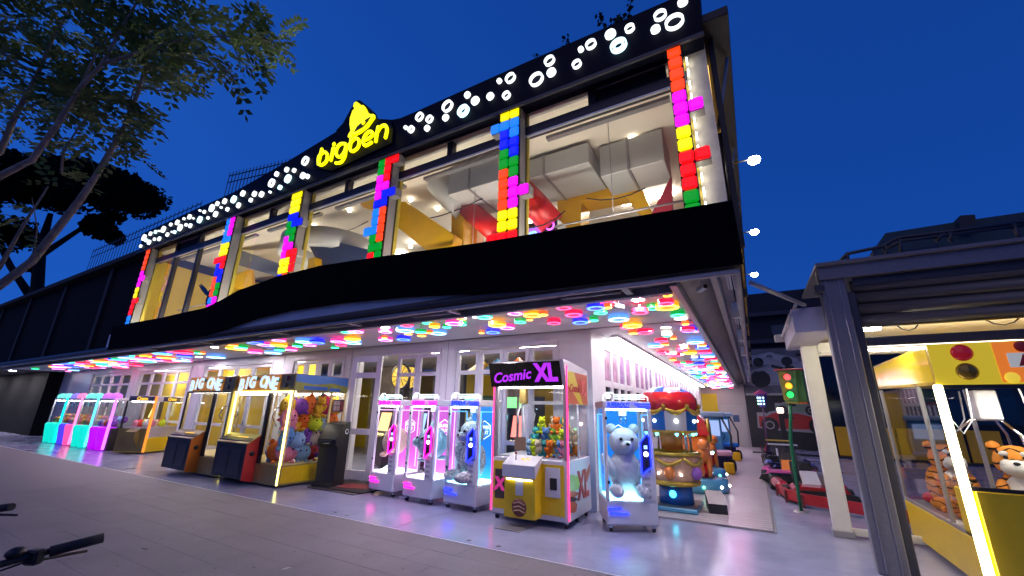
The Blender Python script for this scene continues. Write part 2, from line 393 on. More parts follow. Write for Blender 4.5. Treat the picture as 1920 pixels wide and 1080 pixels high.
# ------------------------------------------------------------------ upper storey
FY = 5.05                      # window plane
up = MB(); up.box(-16.6, -.2, 5.0, 14.2, 3.5, 3.62); up.build('upper_floor', GREY, bld)
UC = mat('upper_ceiling_white', (.8, .73, .62), .6, var=.04, scale=1)
MB().box(-16.9, -.06, 5.3, 14.2, 6.5, 6.62).build('upper_ceiling', UC, bld)
MB().box(-16.9, -.06, 14.0, 14.2, 3.6, 6.5).build('upper_back_wall', mat('cream_wall', (.66, .55, .44), .6, var=.06), bld)
MB().box(-17.0, -16.9, 5.05, 14.2, 3.2, 6.6).build('upper_end_wall', mat('dark_brown_wall', (.05, .045, .045), .8), bld)
MB().prism([(5.1, 3.62), (14, 3.62), (14, 5.9), (5.1, 6.25)], -16.89, -16.87, 'X').build('yellow_end_panel', YWALL, bld)
MB().prism([(-16.88, 3.62), (-9.6, 3.62), (-9.6, 5.75), (-16.88, 6.1)], 8.0, 8.15, 'Y').build('yellow_partition', YWALL, bld)
MB().box(-.2, -.06, 5.16, 14.2, 3.5, 6.6).build('upper_side_wall', mat('maroon_wall', (.17, .03, .035), .6), bld)
# head and transom beams and mullions
FR = mat('dark_window_frame', (.045, .043, .055), .35, .4)
FRL = mat('pale_window_frame', (.42, .4, .4), .4, .2)
fb = MB(); fb.box(-16.4, -.22, FY-.02, FY+.12, 5.93, 6.09, .01); fb.build('transom_beam', FR, bld)
MB().box(-16.4, -.22, FY-.03, FY+.14, 6.42, 6.6, .01).build('head_beam', FRL, bld)
MB().box(-16.4, -.22, FY-.03, FY+.14, 6.36, 6.415, .005).build('head_trim', FRL, bld)
MB().box(-16.4, -.22, FY-.02, FY+.02, 5.895, 5.928, .005).build('transom_trim', mat('bright_trim', (.7, .7, .72), .3, .4), bld)
CX = [-16.27, -11.48, -8.67, -5.87, -3.05, -.42]; P = .18
spans = [(CX[i]+2*P, CX[i+1]) for i in range(5)]; spans[0] = (CX[0]+P, CX[1])
for k, (a, c) in enumerate(spans):
    ms = [(a+c)/2] if k else [a+1.25, a+2.6]
    for m in ms: MB().box(m-.06, m+.06, FY-.015, FY+.115, 6.09, 6.4, .006).build('mullion', FR, bld)
    if k == 0:
        for m in (a+1.3, a+2.75): MB().box(m-.05, m+.05, FY-.015, FY+.1, 3.62, 5.93, .006).build('mullion', FR, bld)
    e = [a]+ms+[c]
    for i in range(len(e)-1):
        MB().box(e[i]+.06, e[i+1]-.06, FY+.045, FY+.052, 6.1, 6.36).build('pane', GLASS if not (k == 4 and i == 1) and not (k == 0 and i == 1) else mat('blanked_pane', (.01, .01, .011), .6), bld)
    MB().box(a+.01, c-.01, FY+.045, FY+.053, 3.63, 5.9).build('pane', GLASS, bld)
    # light valance seen through the transom lights
    MB().box(a+.1, c-.1, 5.6, 5.7, 6.2, 6.26).build('cable_tray', GREY, bld)
# ducts and interior steelwork
DUCT = mat('white_duct', (.47, .475, .47), .35, var=.05, scale=2)
def ipoly(name, pts, Y, th, m): return MB().prism(pxpoly(pts, Y), Y, Y+th, 'Y').build(name, m, bld)
def dbox(x0, x1, y0, y1, z0, z1):
    o = MB().box(x0, x1, y0, y1, z0, z1, .01).build('duct', DUCT, bld)
    MB().box(x0+.5, x0+.55, y0-.02, y1+.02, z0-.02, z1+.02, .005).build('duct_flange', GREY, o)
    return o
_a, _b = aY(975, 340, 6.3), aY(1104, 303, 6.3)
dbox(_a.x, _b.x, 6.3, 7.4, _b.z, 6.4)
_a, _b = aY(1122, 250, 6.6), aY(1246, 300, 6.6)
dbox(_a.x, _b.x, 6.6, 7.4, _b.z, 6.45)
_a, _b = aY(842, 330, 5.8), aY(934, 338, 5.8)
dbox(_a.x, _b.x, 5.8, 6.9, _b.z, 6.45)
el = MB(); el.tube([aY(846, 318, 6.3), aY(832, 326, 6.3), aY(830, 344, 6.3), aY(850, 365, 6.35), aY(874, 385, 6.4)], .36, 22); el.build('duct_elbow', DUCT, bld)
MB().tube([aY(878, 392, 6.5), aY(905, 415, 6.5), aY(935, 440, 6.5)], .22, 16).build('red_duct', mat('red_duct', (.6, .02, .02), .4), bld)
MB().tube([aY(975, 355, 6.2), aY(1005, 385, 6.4), aY(1035, 420, 6.6)], .26, 16).build('red_duct', MATS['red_duct'], bld)
arc = []
for k in range(9):
    t = R(200-k*26); arc.append((-10.4+1.7*math.cos(t)*1.0, 7.4+1.5*math.sin(t)*.8+1.2, 5.55))
av = MB(); 
for k in range(8):
    (x0, y0, z), (x1, y1, _) = arc[k], arc[k+1]
    av.add([(x0, y0, 5.3), (x1, y1, 5.3), (x1, y1, 5.75), (x0, y0, 5.75)], [(0, 1, 2, 3), (3, 2, 1, 0)])
av2 = MB(); av2.lathe([(1.0, 5.35), (1.25, 5.35), (1.25, 5.8), (1.0, 5.8)], (aY(625, 420, 6.4).x, 6.5, 0), 32, True); av2.build('round_duct', DUCT, bld)
ipoly('yellow_arch', [(1045, 445), (1045, 346), (1188, 321), (1225, 402), (1205, 408), (1170, 362), (1090, 378), (1088, 442)], 7.45, .5, YEL)
ipoly('yellow_column', [(845, 470), (847, 396), (870, 400), (868, 470)], 6.4, .3, YEL)
ipoly('orange_column', [(872, 470), (873, 405), (895, 408), (893, 470)], 6.8, .3, mat('orange_column', (.7, .22, .02), .5))
ipoly('yellow_beam', [(736, 380), (760, 378), (850, 440), (848, 470), (800, 470), (733, 416)], 6.0, .3, YEL)
ipoly('yellow_beam', [(665, 370), (705, 358), (700, 395), (680, 388)], 6.0, .3, YEL)
ipoly('navy_panel', [(575, 452), (612, 449), (690, 468), (690, 495), (600, 500)], 5.9, .15, mat('navy_panel', (.03, .045, .1), .5))
ipoly('yellow_column', [(575, 520), (578, 485), (590, 482), (590, 515)], 5.7, .2, YEL)
ipoly('grey_panel', [(445, 467), (540, 500), (525, 520), (440, 495)], 6.3, .12, mat('grey_panel', (.16, .17, .2), .5))
ipoly('yellow_panel', [(440, 540), (438, 515), (470, 505), (474, 540)], 6.6, .1, YEL)
ipoly('red_panel', [(1222, 400), (1258, 330), (1262, 420), (1215, 420)], 6.6, .12, mat('red_panel', (.3, .02, .03), .5))
ipoly('sloped_panel', [(1110, 225), (1255, 175), (1256, 300), (1190, 318), (1100, 250)], 9.9, .1, DUCT)
for k, (a, c) in enumerate(spans):       # sprinkler pipe and rod hangers behind the glass
    MB().tube([(a+.1, 5.9, 4.55+.02*k), (c-.1, 5.9, 4.6)], .018, 6).build('pipe', GREY, bld)
    MB().tube([((a+c)/2, 5.9, 4.58), ((a+c)/2, 5.9, 6.5)], .006, 5).build('hanger_rod', GREY, bld)
TUBEW = glow('interior_tube', (1, .92, .78), 55)
for k, (a, c) in enumerate(spans):       # sill tubes added out of sight behind the banner to light the ceiling
    MB().box(a+.3, c-.3, 5.45, 5.53, 3.7, 3.76).build('added_sill_tube', TUBEW, bld)
    for xx in ((a+c)/2,): MB().box(xx-.6, xx+.6, 9.0, 9.1, 6.42, 6.48).build('ceiling_tube_light', TUBEW, bld)
for (x, y) in [(770, 462), (797, 455), (645, 500)]:
    p = aY(x, y, 8.5); MB().ell(p, .06, 10, 7).build('spot_bulb', glow('spot_bulb', (1, .92, .8), 25), bld)
ac = thing('arcade_cabinet', 'purple lit arcade cabinet with round speakers behind the upper glass', 'arcade machine', aY(1000, 470, 6.6))
MB().box(-.55, .5, 0, .6, -.2, .62, .03).build('cabinet', BLACK, ac)
MB().box(-.5, .2, -.015, -.001, .1, .48).build('screen', glow('cab_screen', (.25, .08, .6), 1.2), ac)
for z in (.2, .45):
    MB().lathe([(.07, -.02), (.095, -.02), (.095, -.002), (.07, -.002)], (.36, 0, z), 20, True, axis='Y').build('speaker_ring', glow('violet_ring', (.7, .1, 1), 2.5), ac)
text('JUMP', .2, glow('cab_text', (.2, .6, 1), 1.5), ac, (-.15, -.02, .32), off=.006)

# ------------------------------------------------------------------ tetris light columns
TC = dict(O=(1, .06, .006), R=(1, .004, .006), M=(.95, .005, .9), Y=(1, .82, .0), B=(.004, .012, .95), L=(.012, .2, 1), G=(0, .27, .012))
tm = {}
_tb = MB().box(-P/2+.006, P/2-.006, 0, .05, -P/2+.006, P/2-.006, .022)
_te = None
for k, c in TC.items():
    tm[k] = _tb.mesh('light_tile', glow('tile_'+k, c, .9))
rows = [
 ['O', 'O', 'O', 'O', 'M', 'M>M', 'M', 'Y', 'Y', 'R>R', 'R', 'R', 'L', 'L'],
 ['LM', 'LM', 'LM', 'LL', 'YY', 'YY', 'R<RR', 'BR', 'BB', 'OB', 'OG', 'OG', 'LM', 'MM'],
 ['YY', 'YY', 'YY', 'BB', 'GB>B', 'GG', 'MG', 'MM', 'MR>R', 'YY>R', 'YY>R', 'BO', 'BO', 'GG'],
 ['GR>R', 'GR', 'MR', 'MM', 'MB>B', 'BB', 'LO', 'LO', 'L<LO', 'GO', 'GG', 'RG', 'RR', 'RR'],
 ['YY', 'L<LL', 'BL', 'BB', 'GB', 'GG', 'OG', 'OM', 'OM>M', 'OM', 'YY', 'YY', 'R<RR', 'BB'],
 ['O', 'O', 'O', 'O', 'M', 'M>M', 'M', 'Y', 'Y', 'R>R', 'R', 'R', 'G', 'G']]
CL = ['light column of orange, magenta and yellow tiles at the dark left end', 'light column topped by blue and magenta tiles, second from the dark left end',
      'light column topped by six yellow tiles, third from the dark left end', 'light column topped by green and red tiles below the bell sign',
      'light column with two yellow tiles on top and light blue tiles below', 'single tile wide orange, magenta and red light column at the right corner']
RET = mat('column_return_metal', (.42, .4, .37), .4, .3)
for k, x0 in enumerate(CX):
    n = 1 if k in (0, 5) else 2
    cl = thing('tetris_light_column', CL[k], 'light column', (x0, 4.8, 3.75), 0, 'lit tile columns on the upper facade')
    MB().box(.004, n*P-.004, .052, .24, .05, 14*P+.1, .004).build('column_box', RET, cl)
    MB().box(-.004, n*P+.004, .03, .05, .04, 14*P+.11).build('back_plate', BLACK, cl)
    for r, s in enumerate(rows[k]):
        z = 6.33-3.75-(r+.5)*P
        lf = rg = None
        if '<' in s: lf, s = s.split('<')
        if '>' in s: s, rg = s.split('>')
        for i, ch in enumerate(s): obj('light_tile', tm[ch], cl, ((i+.5)*P, -.022, z))
        for ch, xx in ((lf, -.5*P), (rg, (n+.5)*P)):
            if ch:
                obj('light_tile', tm[ch], cl, (xx, -.022, z))
                MB().box(xx-P/2+.004, xx+P/2-.004, .03, .18, z-P/2+.004, z+P/2-.004, .004).build('tile_box', RET, cl)
# pilasters behind the columns
for k, x0 in enumerate(CX):
    n = 1 if k in (0, 5) else 2
    MB().box(x0-.02, x0+n*P+.02, FY+.0, FY+.08, 3.6, 6.42).build('pilaster', mat('yellow_pilaster', (.55, .42, .06), .5), bld)

# ------------------------------------------------------------------ sign fascia with bubble lamps
SY = 4.75
top = [(267, 438), (382, 385), (437, 361), (540, 302), (632, 246), (752, 221), (780, 209), (907, 152), (990, 115), (1082, 75), (1250, 2), (1311, -26)]
bot = [(1316, 60), (945, 203), (575, 345), (262, 470)]
sg = thing('sign_fascia', 'long navy roof sign board covered with white bubble lamps', 'sign', (-8, SY, 6.3))
def wbuild(mb, name, m, par):            # mesh given in world coordinates under an unrotated parent
    o = mb.build(name, m, par); o.matrix_parent_inverse = Matrix.Translation(-par.location); return o
wbuild(MB().prism(pxpoly(top+bot, SY), SY, SY+.3, 'Y'), 'sign_board', NAVY, sg)
wbuild(MB().box(-16.9, .05, SY-.02, SY+.02, 6.28, 6.33), 'board_trim', DGREY, sg)
BW = glow('bubble_white', (.93, 1, 1), 1.4); BC = glow('bubble_cool', (.55, .9, 1), 1.8)
bub = []
def addb(lst, ox, oy, s):
    for (x, y, h, t) in lst: bub.append((ox+x/s, oy+y/s, h/s, t))
addb([(122, 893, 50, 'd'), (183, 913, 95, 'r'), (278, 772, 120, 'r'), (390, 798, 105, 'r'), (362, 900, 80, 'd'), (592, 652, 160, 'r'), (570, 780, 90, 'd'), (770, 705, 170, 'q'), (815, 525, 85, 'd'), (903, 590, 115, 'd'), (1072, 540, 100, 'd'), (1255, 530, 110, 'r'), (1175, 368, 65, 'd'), (1300, 335, 140, 'r'), (1592, 350, 190, 'r'), (1740, 140, 140, 'r'), (1760, 270, 120, 'd')], 740, 90, 6)
addb([(597, 505, 65, 'd'), (700, 453, 125, 'r'), (555, 657, 110, 'r'), (900, 348, 125, 'd'), (1100, 288, 110, 'r'), (985, 465, 190, 'q'), (1365, 297, 105, 'd'), (1413, 153, 140, 'r'), (1560, 222, 205, 'r'), (1645, 15, 110, 'd')], 980, 0, 5.486)
addb([(140, 608, 45, 'd'), (178, 512, 95, 'r'), (203, 543, 50, 'r'), (235, 565, 70, 'r'), (250, 468, 60, 'd'), (295, 530, 45, 'd'), (348, 525, 65, 'd'), (308, 448, 50, 'r'), (347, 437, 22, 'd'), (395, 420, 95, 'r'), (440, 478, 60, 'd'), (492, 448, 25, 'd'), (522, 450, 48, 'r'), (478, 365, 50, 'd'), (552, 342, 75, 'r'), (583, 400, 100, 'r'), (650, 368, 45, 'd'), (697, 378, 65, 'd'), (627, 300, 38, 'd'), (690, 278, 70, 'r'), (732, 295, 25, 'd'), (805, 310, 100, 'q'), (807, 208, 28, 'd'), (855, 222, 50, 'd'), (940, 180, 110, 'r'), (897, 290, 45, 'd'), (1003, 130, 65, 'r'), (983, 248, 85, 'r'), (1045, 173, 33, 'd'), (1085, 103, 80, 'r'), (1115, 193, 60, 'd'), (1187, 82, 110, 'q'), (1240, 148, 80, 'd'), (1290, 15, 85, 'r'), (1378, 90, 62, 'd'), (1420, 20, 80, 'r'), (1500, 25, 85, 'r')], 240, 360, 6)
addb([(20, 607, 20, 'd'), (30, 550, 70, 'r'), (83, 578, 38, 'r'), (62, 493, 40, 'r'), (125, 465, 42, 'd'), (172, 470, 35, 'd'), (133, 523, 70, 'q'), (243, 410, 75, 'r'), (228, 503, 52, 'r'), (257, 508, 38, 'd')], 500, 180, 3.375)
def proj(p):
    d = p-CAMP; z = d.dot(FW); return CF*d.dot(RT)/z, -CF*d.dot(UP)/z
def cradius(c, h):           # radius of a facade circle whose image is h pixels tall
    ys = [proj(c+Vector((.1*math.cos(R(15*k)), 0, .1*math.sin(R(15*k)))))[1] for k in range(24)]
    return .1*h/(max(ys)-min(ys))
for (x, y, h, t) in bub:
    c = aY(x, y, SY-.03); r = cradius(c, h)*(.8 if x > 600 else .74)
    if t == 'd': wbuild(MB().lathe([(0, -.02), (r*.9, -.02), (r, -.008), (r, .029)], c, 22, axis='Y'), 'bubble_disc', BW, sg)
    else:
        ri = r*.79 if t == 'r' else r*.86
        wbuild(MB().lathe([(ri, -.02), (r, -.02), (r, .029), (ri, .029)], c, 26, True, axis='Y', sm=False), 'bubble_ring', BW if t == 'r' and r > .06 else BC, sg)
        if t == 'q': wbuild(MB().lathe([(r*.5, -.02), (r*.68, -.02), (r*.68, .029), (r*.5, .029)], c, 24, True, axis='Y', sm=False), 'bubble_ring', BC, sg)
# bell sign
NY = 4.68
def z2(pts): return [(540+x/7.713, 180+y/7.713) for x, y in pts]
bs = thing('neon_sign', 'glowing yellow bell sign reading bigben on the roof edge', 'sign', (aY(660, 260, NY).x, NY, 6.9))
YN = glow('neon_yellow', (1, .95, .0), 1.2)
wbuild(MB().prism(pxpoly(z2([(640, 1080), (380, 1040), (380, 760), (690, 555), (700, 490), (790, 400), (900, 200), (940, 130), (975, 70), (1040, 60), (1130, 130), (1250, 240), (1290, 330), (1480, 340), (1520, 480), (1500, 680)]), NY+.03), NY+.03, NY+.069, 'Y'), 'sign_backing', NAVY, bs)
def stroke(pts, rad, close=False, name='letter'):
    q = [aY(x, y, NY-.02) for x, y in z2(pts)]
    if close: q = q+[q[0]]
    # smooth the polyline
    o = []
    for i in range(len(q)-1):
        p0, p1, p2, p3 = q[max(i-1, 0)], q[i], q[i+1], q[min(i+2, len(q)-1)]
        if close: p0 = q[i-1] if i else q[-2]; p3 = q[i+2] if i+2 < len(q) else q[1]
        for k in range(5):
            t = k/5; o.append(.5*((2*p1)+(p2-p0)*t+(2*p0-5*p1+4*p2-p3)*t*t+(3*p1-p0-3*p2+p3)*t*t*t))
    o.append(q[-1])
    m = MB(); m.tube(o, rad, 8); m.ell(o[0], rad, 8, 6); m.ell(o[-1], rad, 8, 6); return m
RAD = .036
def letter(*st):
    m = MB()
    for s, c in st:
        q = stroke(s, RAD, c); m.add(q.v, q.f, True)
    wbuild(m, 'letter', YN, bs)
letter(([(490, 770), (465, 870), (440, 985)], 0), ([(452, 870), (530, 810), (570, 860), (550, 950), (480, 1000), (440, 960)], 1))
letter(([(655, 755), (622, 930)], 0), ([(668, 690), (664, 705)], 0))
letter(([(835, 700), (760, 695), (705, 765), (700, 850), (755, 880), (820, 800)], 1), ([(838, 700), (825, 860), (770, 955), (695, 970)], 0))
letter(([(928, 560), (905, 690), (893, 760)], 0), ([(900, 690), (975, 612), (1030, 650), (1010, 745), (935, 800), (893, 760)], 1))
letter(([(1095, 645), (1190, 600), (1228, 545), (1185, 512), (1120, 565), (1088, 660), (1120, 718), (1205, 672)], 0))
letter(([(1305, 450), (1285, 550), (1270, 655)], 0), ([(1290, 530), (1340, 450), (1405, 425), (1432, 490), (1410, 600)], 0))
wbuild(MB().prism(pxpoly(z2([(985, 80), (1025, 105), (1022, 140), (1085, 130), (1115, 175), (1140, 230), (1190, 262), (1235, 260), (1240, 300), (1205, 350), (1140, 440), (1040, 520), (950, 565), (880, 602), (862, 590), (870, 555), (905, 500), (890, 410), (895, 320), (930, 215), (962, 178), (943, 150), (955, 100)]), NY-.02), NY-.02, NY+.029, 'Y'), 'bell', YN, bs)
wbuild(MB().prism(pxpoly(z2([(955, 520), (1000, 440), (1080, 370), (1195, 298), (1150, 375), (1080, 450)]), NY-.03), NY-.035, NY-.022, 'Y'), 'bell_opening', mat('olive_dark', (.12, .1, .0), .5), bs)
wbuild(MB().ell(aY(540+1090/7.713, 180+385/7.713, NY-.05), (.05, .02, .05), 10, 7), 'clapper', YN, bs)

# ------------------------------------------------------------------ black banner, canopy edge, awnings
BY = 4.70
bb = thing('black_banner', 'long plain black banner across the canopy front', 'banner', (-8, BY, 3.1))
btop = [(211, 612), (300, 596), (385, 577), (412, 564), (445, 545), (520, 518), (600, 498), (760, 474), (900, 455), (1373, 375)]
bbot = [(1394, 492), (1200, 519), (1015, 543), (900, 549), (760, 556), (640, 567), (540, 582), (480, 596), (435, 611), (385, 629), (287, 645), (201, 656)]
wbuild(MB().prism(pxpoly(btop+bbot, BY), BY, BY+.06, 'Y'), 'banner_panel', BLACKM, bb)
can = thing('canopy_awning', 'grey folded awning cassette and rails along the front canopy edge', 'awning', (-8, 4.8, 3))
AL = mat('awning_grey', (.3, .29, .33), .42, .5, var=.1, scale=5)
wbuild(MB().box(-17.3, .07, 4.80, 4.86, 3.2, 3.66, .01), 'fascia_board', mat('fascia_lilac_grey', (.66, .64, .7), .4, var=.08, scale=1.5), can)
wbuild(MB().tube([(-30.5, 4.8, 3.18), (.07, 4.8, 3.18)], .07, 12), 'awning_roll', DGREY, can)
wbuild(MB().box(-30.5, .05, 4.76, 4.83, 3.05, 3.1, .01), 'front_rail', AL, can)
wbuild(MB().box(-30.5, -.7, 4.9, 5.2, 3.12, 3.2, .01), 'soffit_board', AL, can)
wbuild(MB().box(-30.5, -.7, 5.14, 5.24, 3.02, 3.12, .01), 'inner_rail', AL, can)
for x in (-1.2, -3.9, -6.2, -8.4, -11.5, -14.5):
    wbuild(MB().box(x-.05, x+.05, 4.84, 5.2, 3.05, 3.11, .01), 'bracket', GREY, can)
    wbuild(MB().tube([(x-.9, 5.02, 3.09), (x-.1, 5.06, 3.09)], .03, 8), 'folding_arm', AL, can)
sa = thing('side_awning', 'grey folded side awning with pale arms along the passage roof edge', 'awning', (-.3, 5, 3))
G2 = mat('side_awning_grey', (.42, .39, .39), .5, .2, var=.15, scale=2)
wbuild(MB().box(-.69, -.6, 4.9, 26, 3.03, 3.16, .01), 'gutter', mat('gutter_steel', (.45, .42, .43), .3, .7), sa)
wbuild(MB().add([(-.6, 4.9, 3.17), (-.6, 26, 3.17), (-.25, 26, 3.5), (-.25, 4.9, 3.5), (-.6, 4.9, 3.2), (-.6, 26, 3.2), (-.25, 26, 3.53), (-.25, 4.9, 3.53)], [(0, 1, 2, 3), (7, 6, 5, 4), (0, 3, 7, 4)]), 'sloped_panel', G2, sa)
wbuild(MB().box(-.27, -.19, 4.95, 26, 3.2, 3.52, .01), 'beam', mat('side_beam', (.36, .34, .33), .5, var=.1), sa)
wbuild(MB().box(-.19, -.05, 4.9, 26, 3.42, 3.55, .01), 'soffit', G2, sa)
wbuild(MB().tube([(.02, 4.8, 3.24), (.02, 26, 3.24)], .045, 10), 'awning_roll', G2, sa)
for k in range(8):
    y0 = 5.0+k*2.6
    wbuild(MB().box(-.12, .0, y0, y0+.08, 3.15, 3.42, .01), 'bracket', WHITE, sa)
    for d in (0, .035, .075): wbuild(MB().tube([(-.1+d, y0+.1, 3.36-d), (-.09+d, y0+1.3-d*3, 3.3-d)], .014, 6), 'folding_arm', WHITE, sa)
# upper side: roof edge, yellow lit screen, struts
us = thing('side_roof_screen', 'dark roof overhang with yellow lit slats and struts on the right side', 'roof screen', (0, 5, 4))
DB = mat('dark_bronze', (.04, .033, .03), .6, .2)
wbuild(MB().box(-.1, .36, 4.85, 20, 6.58, 6.72, .01), 'roof_edge', DB, us)
wbuild(MB().box(-.22, .04, 5.08, 5.14, 3.6, 6.5), 'end_panel', mat('end_panel_grey', (.75, .68, .56), .6, var=.2, scale=3), us)
for k in range(12): wbuild(MB().box(-.205, -.19, 4.99, 5.01, 3.95+k*.2, 4.06+k*.2), 'led_dash', glow('led_dash', (1, .96, .85), 9), us)
YS = mat('yellow_screen', (.6, .36, .03), .5, var=.3, scale=6)
for k in range(6): wbuild(MB().box(.1, .13, 5.3+k*2.4, 7.5+k*2.4, 3.6, 6.5, .006), 'screen_panel', YS, us)
for k in range(7): wbuild(MB().box(.08, .15, 5.16+k*2.4, 5.28+k*2.4, 3.5, 6.58, .006), 'screen_post', DB, us)
for k in range(6):
    wbuild(MB().tube([(.06, 5.4+k*2.4, 5.3), (.3, 5.6+k*2.4, 6.55)], .025, 6), 'strut', FRL, us)
    wbuild(MB().tube([(.06, 5.5+k*2.4, 5.3), (.06, 6.6+k*2.4, 4.2)], .025, 6), 'strut', FRL, us)
wbuild(MB().box(.0, .05, 5.6, 18, 6.5, 6.55), 'screen_light', glow('screen_light', (1, .6, .15), 2.5), us)
for k, (y, w) in enumerate(((6.5, 'nearest'), (9.45, 'middle'), (12.6, 'farthest'))):
    fl_ = thing('flood_light', 'white flood lamp on the right roof edge, %s of three' % w, 'lamp', (.15, y, 5.36), 0, 'flood lamps on the side of the building')
    MB().tube([(0, 0, 0), (.31, 0, 0)], .012, 6).build('lamp_arm', DB, fl_)
    MB().lathe([(.0, .04), (.05, .035), (.075, -.01), (.07, -.02)], (.33, 0, 0), 16).build('lamp_shade', DB, fl_)
    MB().ell((.33, 0, -.03), (.085, .085, .06), 14, 8).build('bulb', glow('flood_white', (1, .97, .93), 60), fl_)
# fold-out awning arm reaching to the pavilion
aa = thing('awning_arm', 'pale square arm reaching from the canopy corner to the pavilion', 'awning arm', (0.05, 4.9, 3.2))
p1 = aY(1408, 530, 5.0)-aa.location; p2 = aY(1508, 572, 6.5)-aa.location
MB().tube([p1, p2], .028, 6).build('arm', mat('arm_grey', (.4, .4, .45), .4, .5), aa)

# security cameras
def seccam(p, rz, lab):
    t = thing('security_camera', lab, 'camera', p, rz, 'security cameras')
    MB().tube([(0, 0, .1), (0, 0, .02)], .012, 6).build('bracket', WHITEG, t)
    MB().box(-.035, .035, -.1, .1, -.03, .035, .012).build('camera_body', WHITEG, t)
    MB().lathe([(0, -.104), (.026, -.104), (.03, -.1)], (0, 0, 0), 14, axis='Y').build('lens', BLACK, t)
seccam((-1.45, 5.45, CZ-.1), R(150), 'small security camera under the white canopy ceiling near its front edge')
seccam((-.4, 5.75, 3.2), R(30), 'security camera on the grey sloped side awning')

for (x, y) in [(590, 425), (655, 395), (770, 375), (820, 392), (1185, 262)]:      # small ceiling spots inside
    p = aZ(x, y, 6.46); MB().lathe([(0, -.03), (.035, -.03), (.05, .03)], p, 14).build('ceiling_spot', glow('ceiling_spot', (1, .9, .7), 18), bld)
for (x0, y0, x1, y1, Y) in [(600, 440, 690, 415, 6.3), (760, 415, 905, 372, 6.2), (1100, 372, 1210, 352, 7.0), (980, 425, 1060, 395, 6.0)]:
    a, c = aY(x0, y0, Y), aY(x1, y1, Y); m_ = (a+c)/2-Vector((0, 0, .12)); MB().tube([a, (a+m_)/2-Vector((0, 0, .03)), m_, (c+m_)/2-Vector((0, 0, .03)), c], .012, 6).build('cable', BLACK, bld)
# ------------------------------------------------------------------ ring lamps of the canopy ceiling
RC = dict(R=('red', (1, .01, .08), (1, .05, .16)), O=('orange', (1, .16, .02), (1, .45, .08)), Y=('yellow', (1, .42, .01), (1, .8, .05)), G=('green', (.0, .4, .06), (.05, .9, .5)),
          B=('blue', (.02, .03, 1), (.06, .16, 1)), C=('light blue', (.12, .38, 1), (.3, .6, 1)), P=('pink', (1, .05, .4), (1, .22, .8)), W=('white', (.75, .72, .6), (1, 1, .95)), T=('turquoise', (.02, .5, .4), (.1, 1, .8)), M=('magenta', (.9, .03, .8), (1, .4, 1)))
ringm = {}
for k, (n, cs, cb) in RC.items():
    body = MB().lathe([(0, .0), (.62, .0), (.64, -.0), (.64, .004), (1, .004), (1, .055), (0, .055)], (0, 0, 0), 28, sm=False).mesh('ring_lamp', glow('ring_side_'+n.replace(' ', '_'), cs, .75))
    gl = MB().lathe([(.66, -.004), (.97, -.004), (.97, .006), (.66, .006)], (0, 0, 0), 28, True, sm=False).mesh('glow_ring', glow('ring_glow_'+n.replace(' ', '_'), cb, 4))
    ringm[k] = (body, gl)
RINGS = []
def ring(p, r, k):
    side = p.y > WY
    sz = 'large' if r > .15 else 'small'
    nm = RC[k][0]
    z = CZ-.06-random.choice((.0, .0, .02, .05, .08))
    o = obj('ring_lamp', ringm[k][0], None, (p.x, p.y, z)); o.scale = (r, r, 1)
    zone = 'ceiling of the side passage' if side else ('canopy ceiling at the far left end' if p.x < -15 else 'front canopy ceiling')
    RINGS.append((o, nm, 2 if side else (0 if p.x < -15 else 1), p.y if side else -p.x)); o['category'] = 'ceiling lamp'
    obj('glow_ring', ringm[k][1], o)
    if CZ-z > .07: MB().box(-.1, .1, -.1, .1, .055, CZ-z).build('stem', WHITE, o)
    return o
def dlight(p, zone):
    t = obj('downlight', _dl[0], None, (p.x, p.y, CZ-.012)); tag(t, 'round white downlight recessed in the '+zone, 'ceiling lamp', 'white downlights in the '+zone); obj('diffuser', _dl[1], t)
_dl = (MB().lathe([(.085, .0), (.105, .0), (.105, .012), (.085, .012)], n=24, closed=True).mesh('downlight', WHITEG),
       MB().lathe([(0, .002), (.084, .002), (.084, .01), (0, .01)], n=24).mesh('diffuser', glow('downlight_white', (.97, .9, 1), 360)))
RL = []
def addr(lst, ox, oy, s):
    for (x, y, w, k) in lst: RL.append((ox+x/s, oy+y/s, w/s, k))
addr([(180, 480, 90, 'G'), (220, 468, 120, 'P'), (275, 488, 55, 'G'), (155, 550, 110, 'P'), (278, 530, 120, 'Y'), (180, 582, 80, 'R'), (280, 580, 120, 'C'), (128, 602, 55, 'G'), (8, 560, 40, 'B'),
 (557, 487, 100, 'P'), (555, 505, 45, 'O'), (560, 555, 108, 'P'), (558, 430, 70, 'w'), (775, 372, 95, 'G'), (812, 357, 90, 'Y'), (728, 430, 100, 'R'), (728, 470, 138, 'C'), (755, 497, 65, 'O'), (715, 543, 105, 'B'), (865, 455, 88, 'G'), (942, 460, 50, 'O'), (870, 520, 70, 'O'), (1010, 500, 130, 'C'),
 (1068, 370, 138, 'P'), (1168, 365, 78, 'O'), (1088, 425, 66, 'G'), (1203, 415, 95, 'G'), (1250, 310, 140, 'T'), (1345, 338, 75, 'w'), (1600, 305, 125, 'P'), (1675, 255, 165, 'Y'), (1757, 295, 125, 'P'), (1715, 365, 95, 'G'), (1798, 378, 52, 'O'), (1520, 408, 140, 'Y'), (1385, 475, 45, 'O'), (1482, 470, 112, 'B'), (1605, 455, 118, 'P'), (1885, 288, 80, 'O')], 600, 520, 4.571)
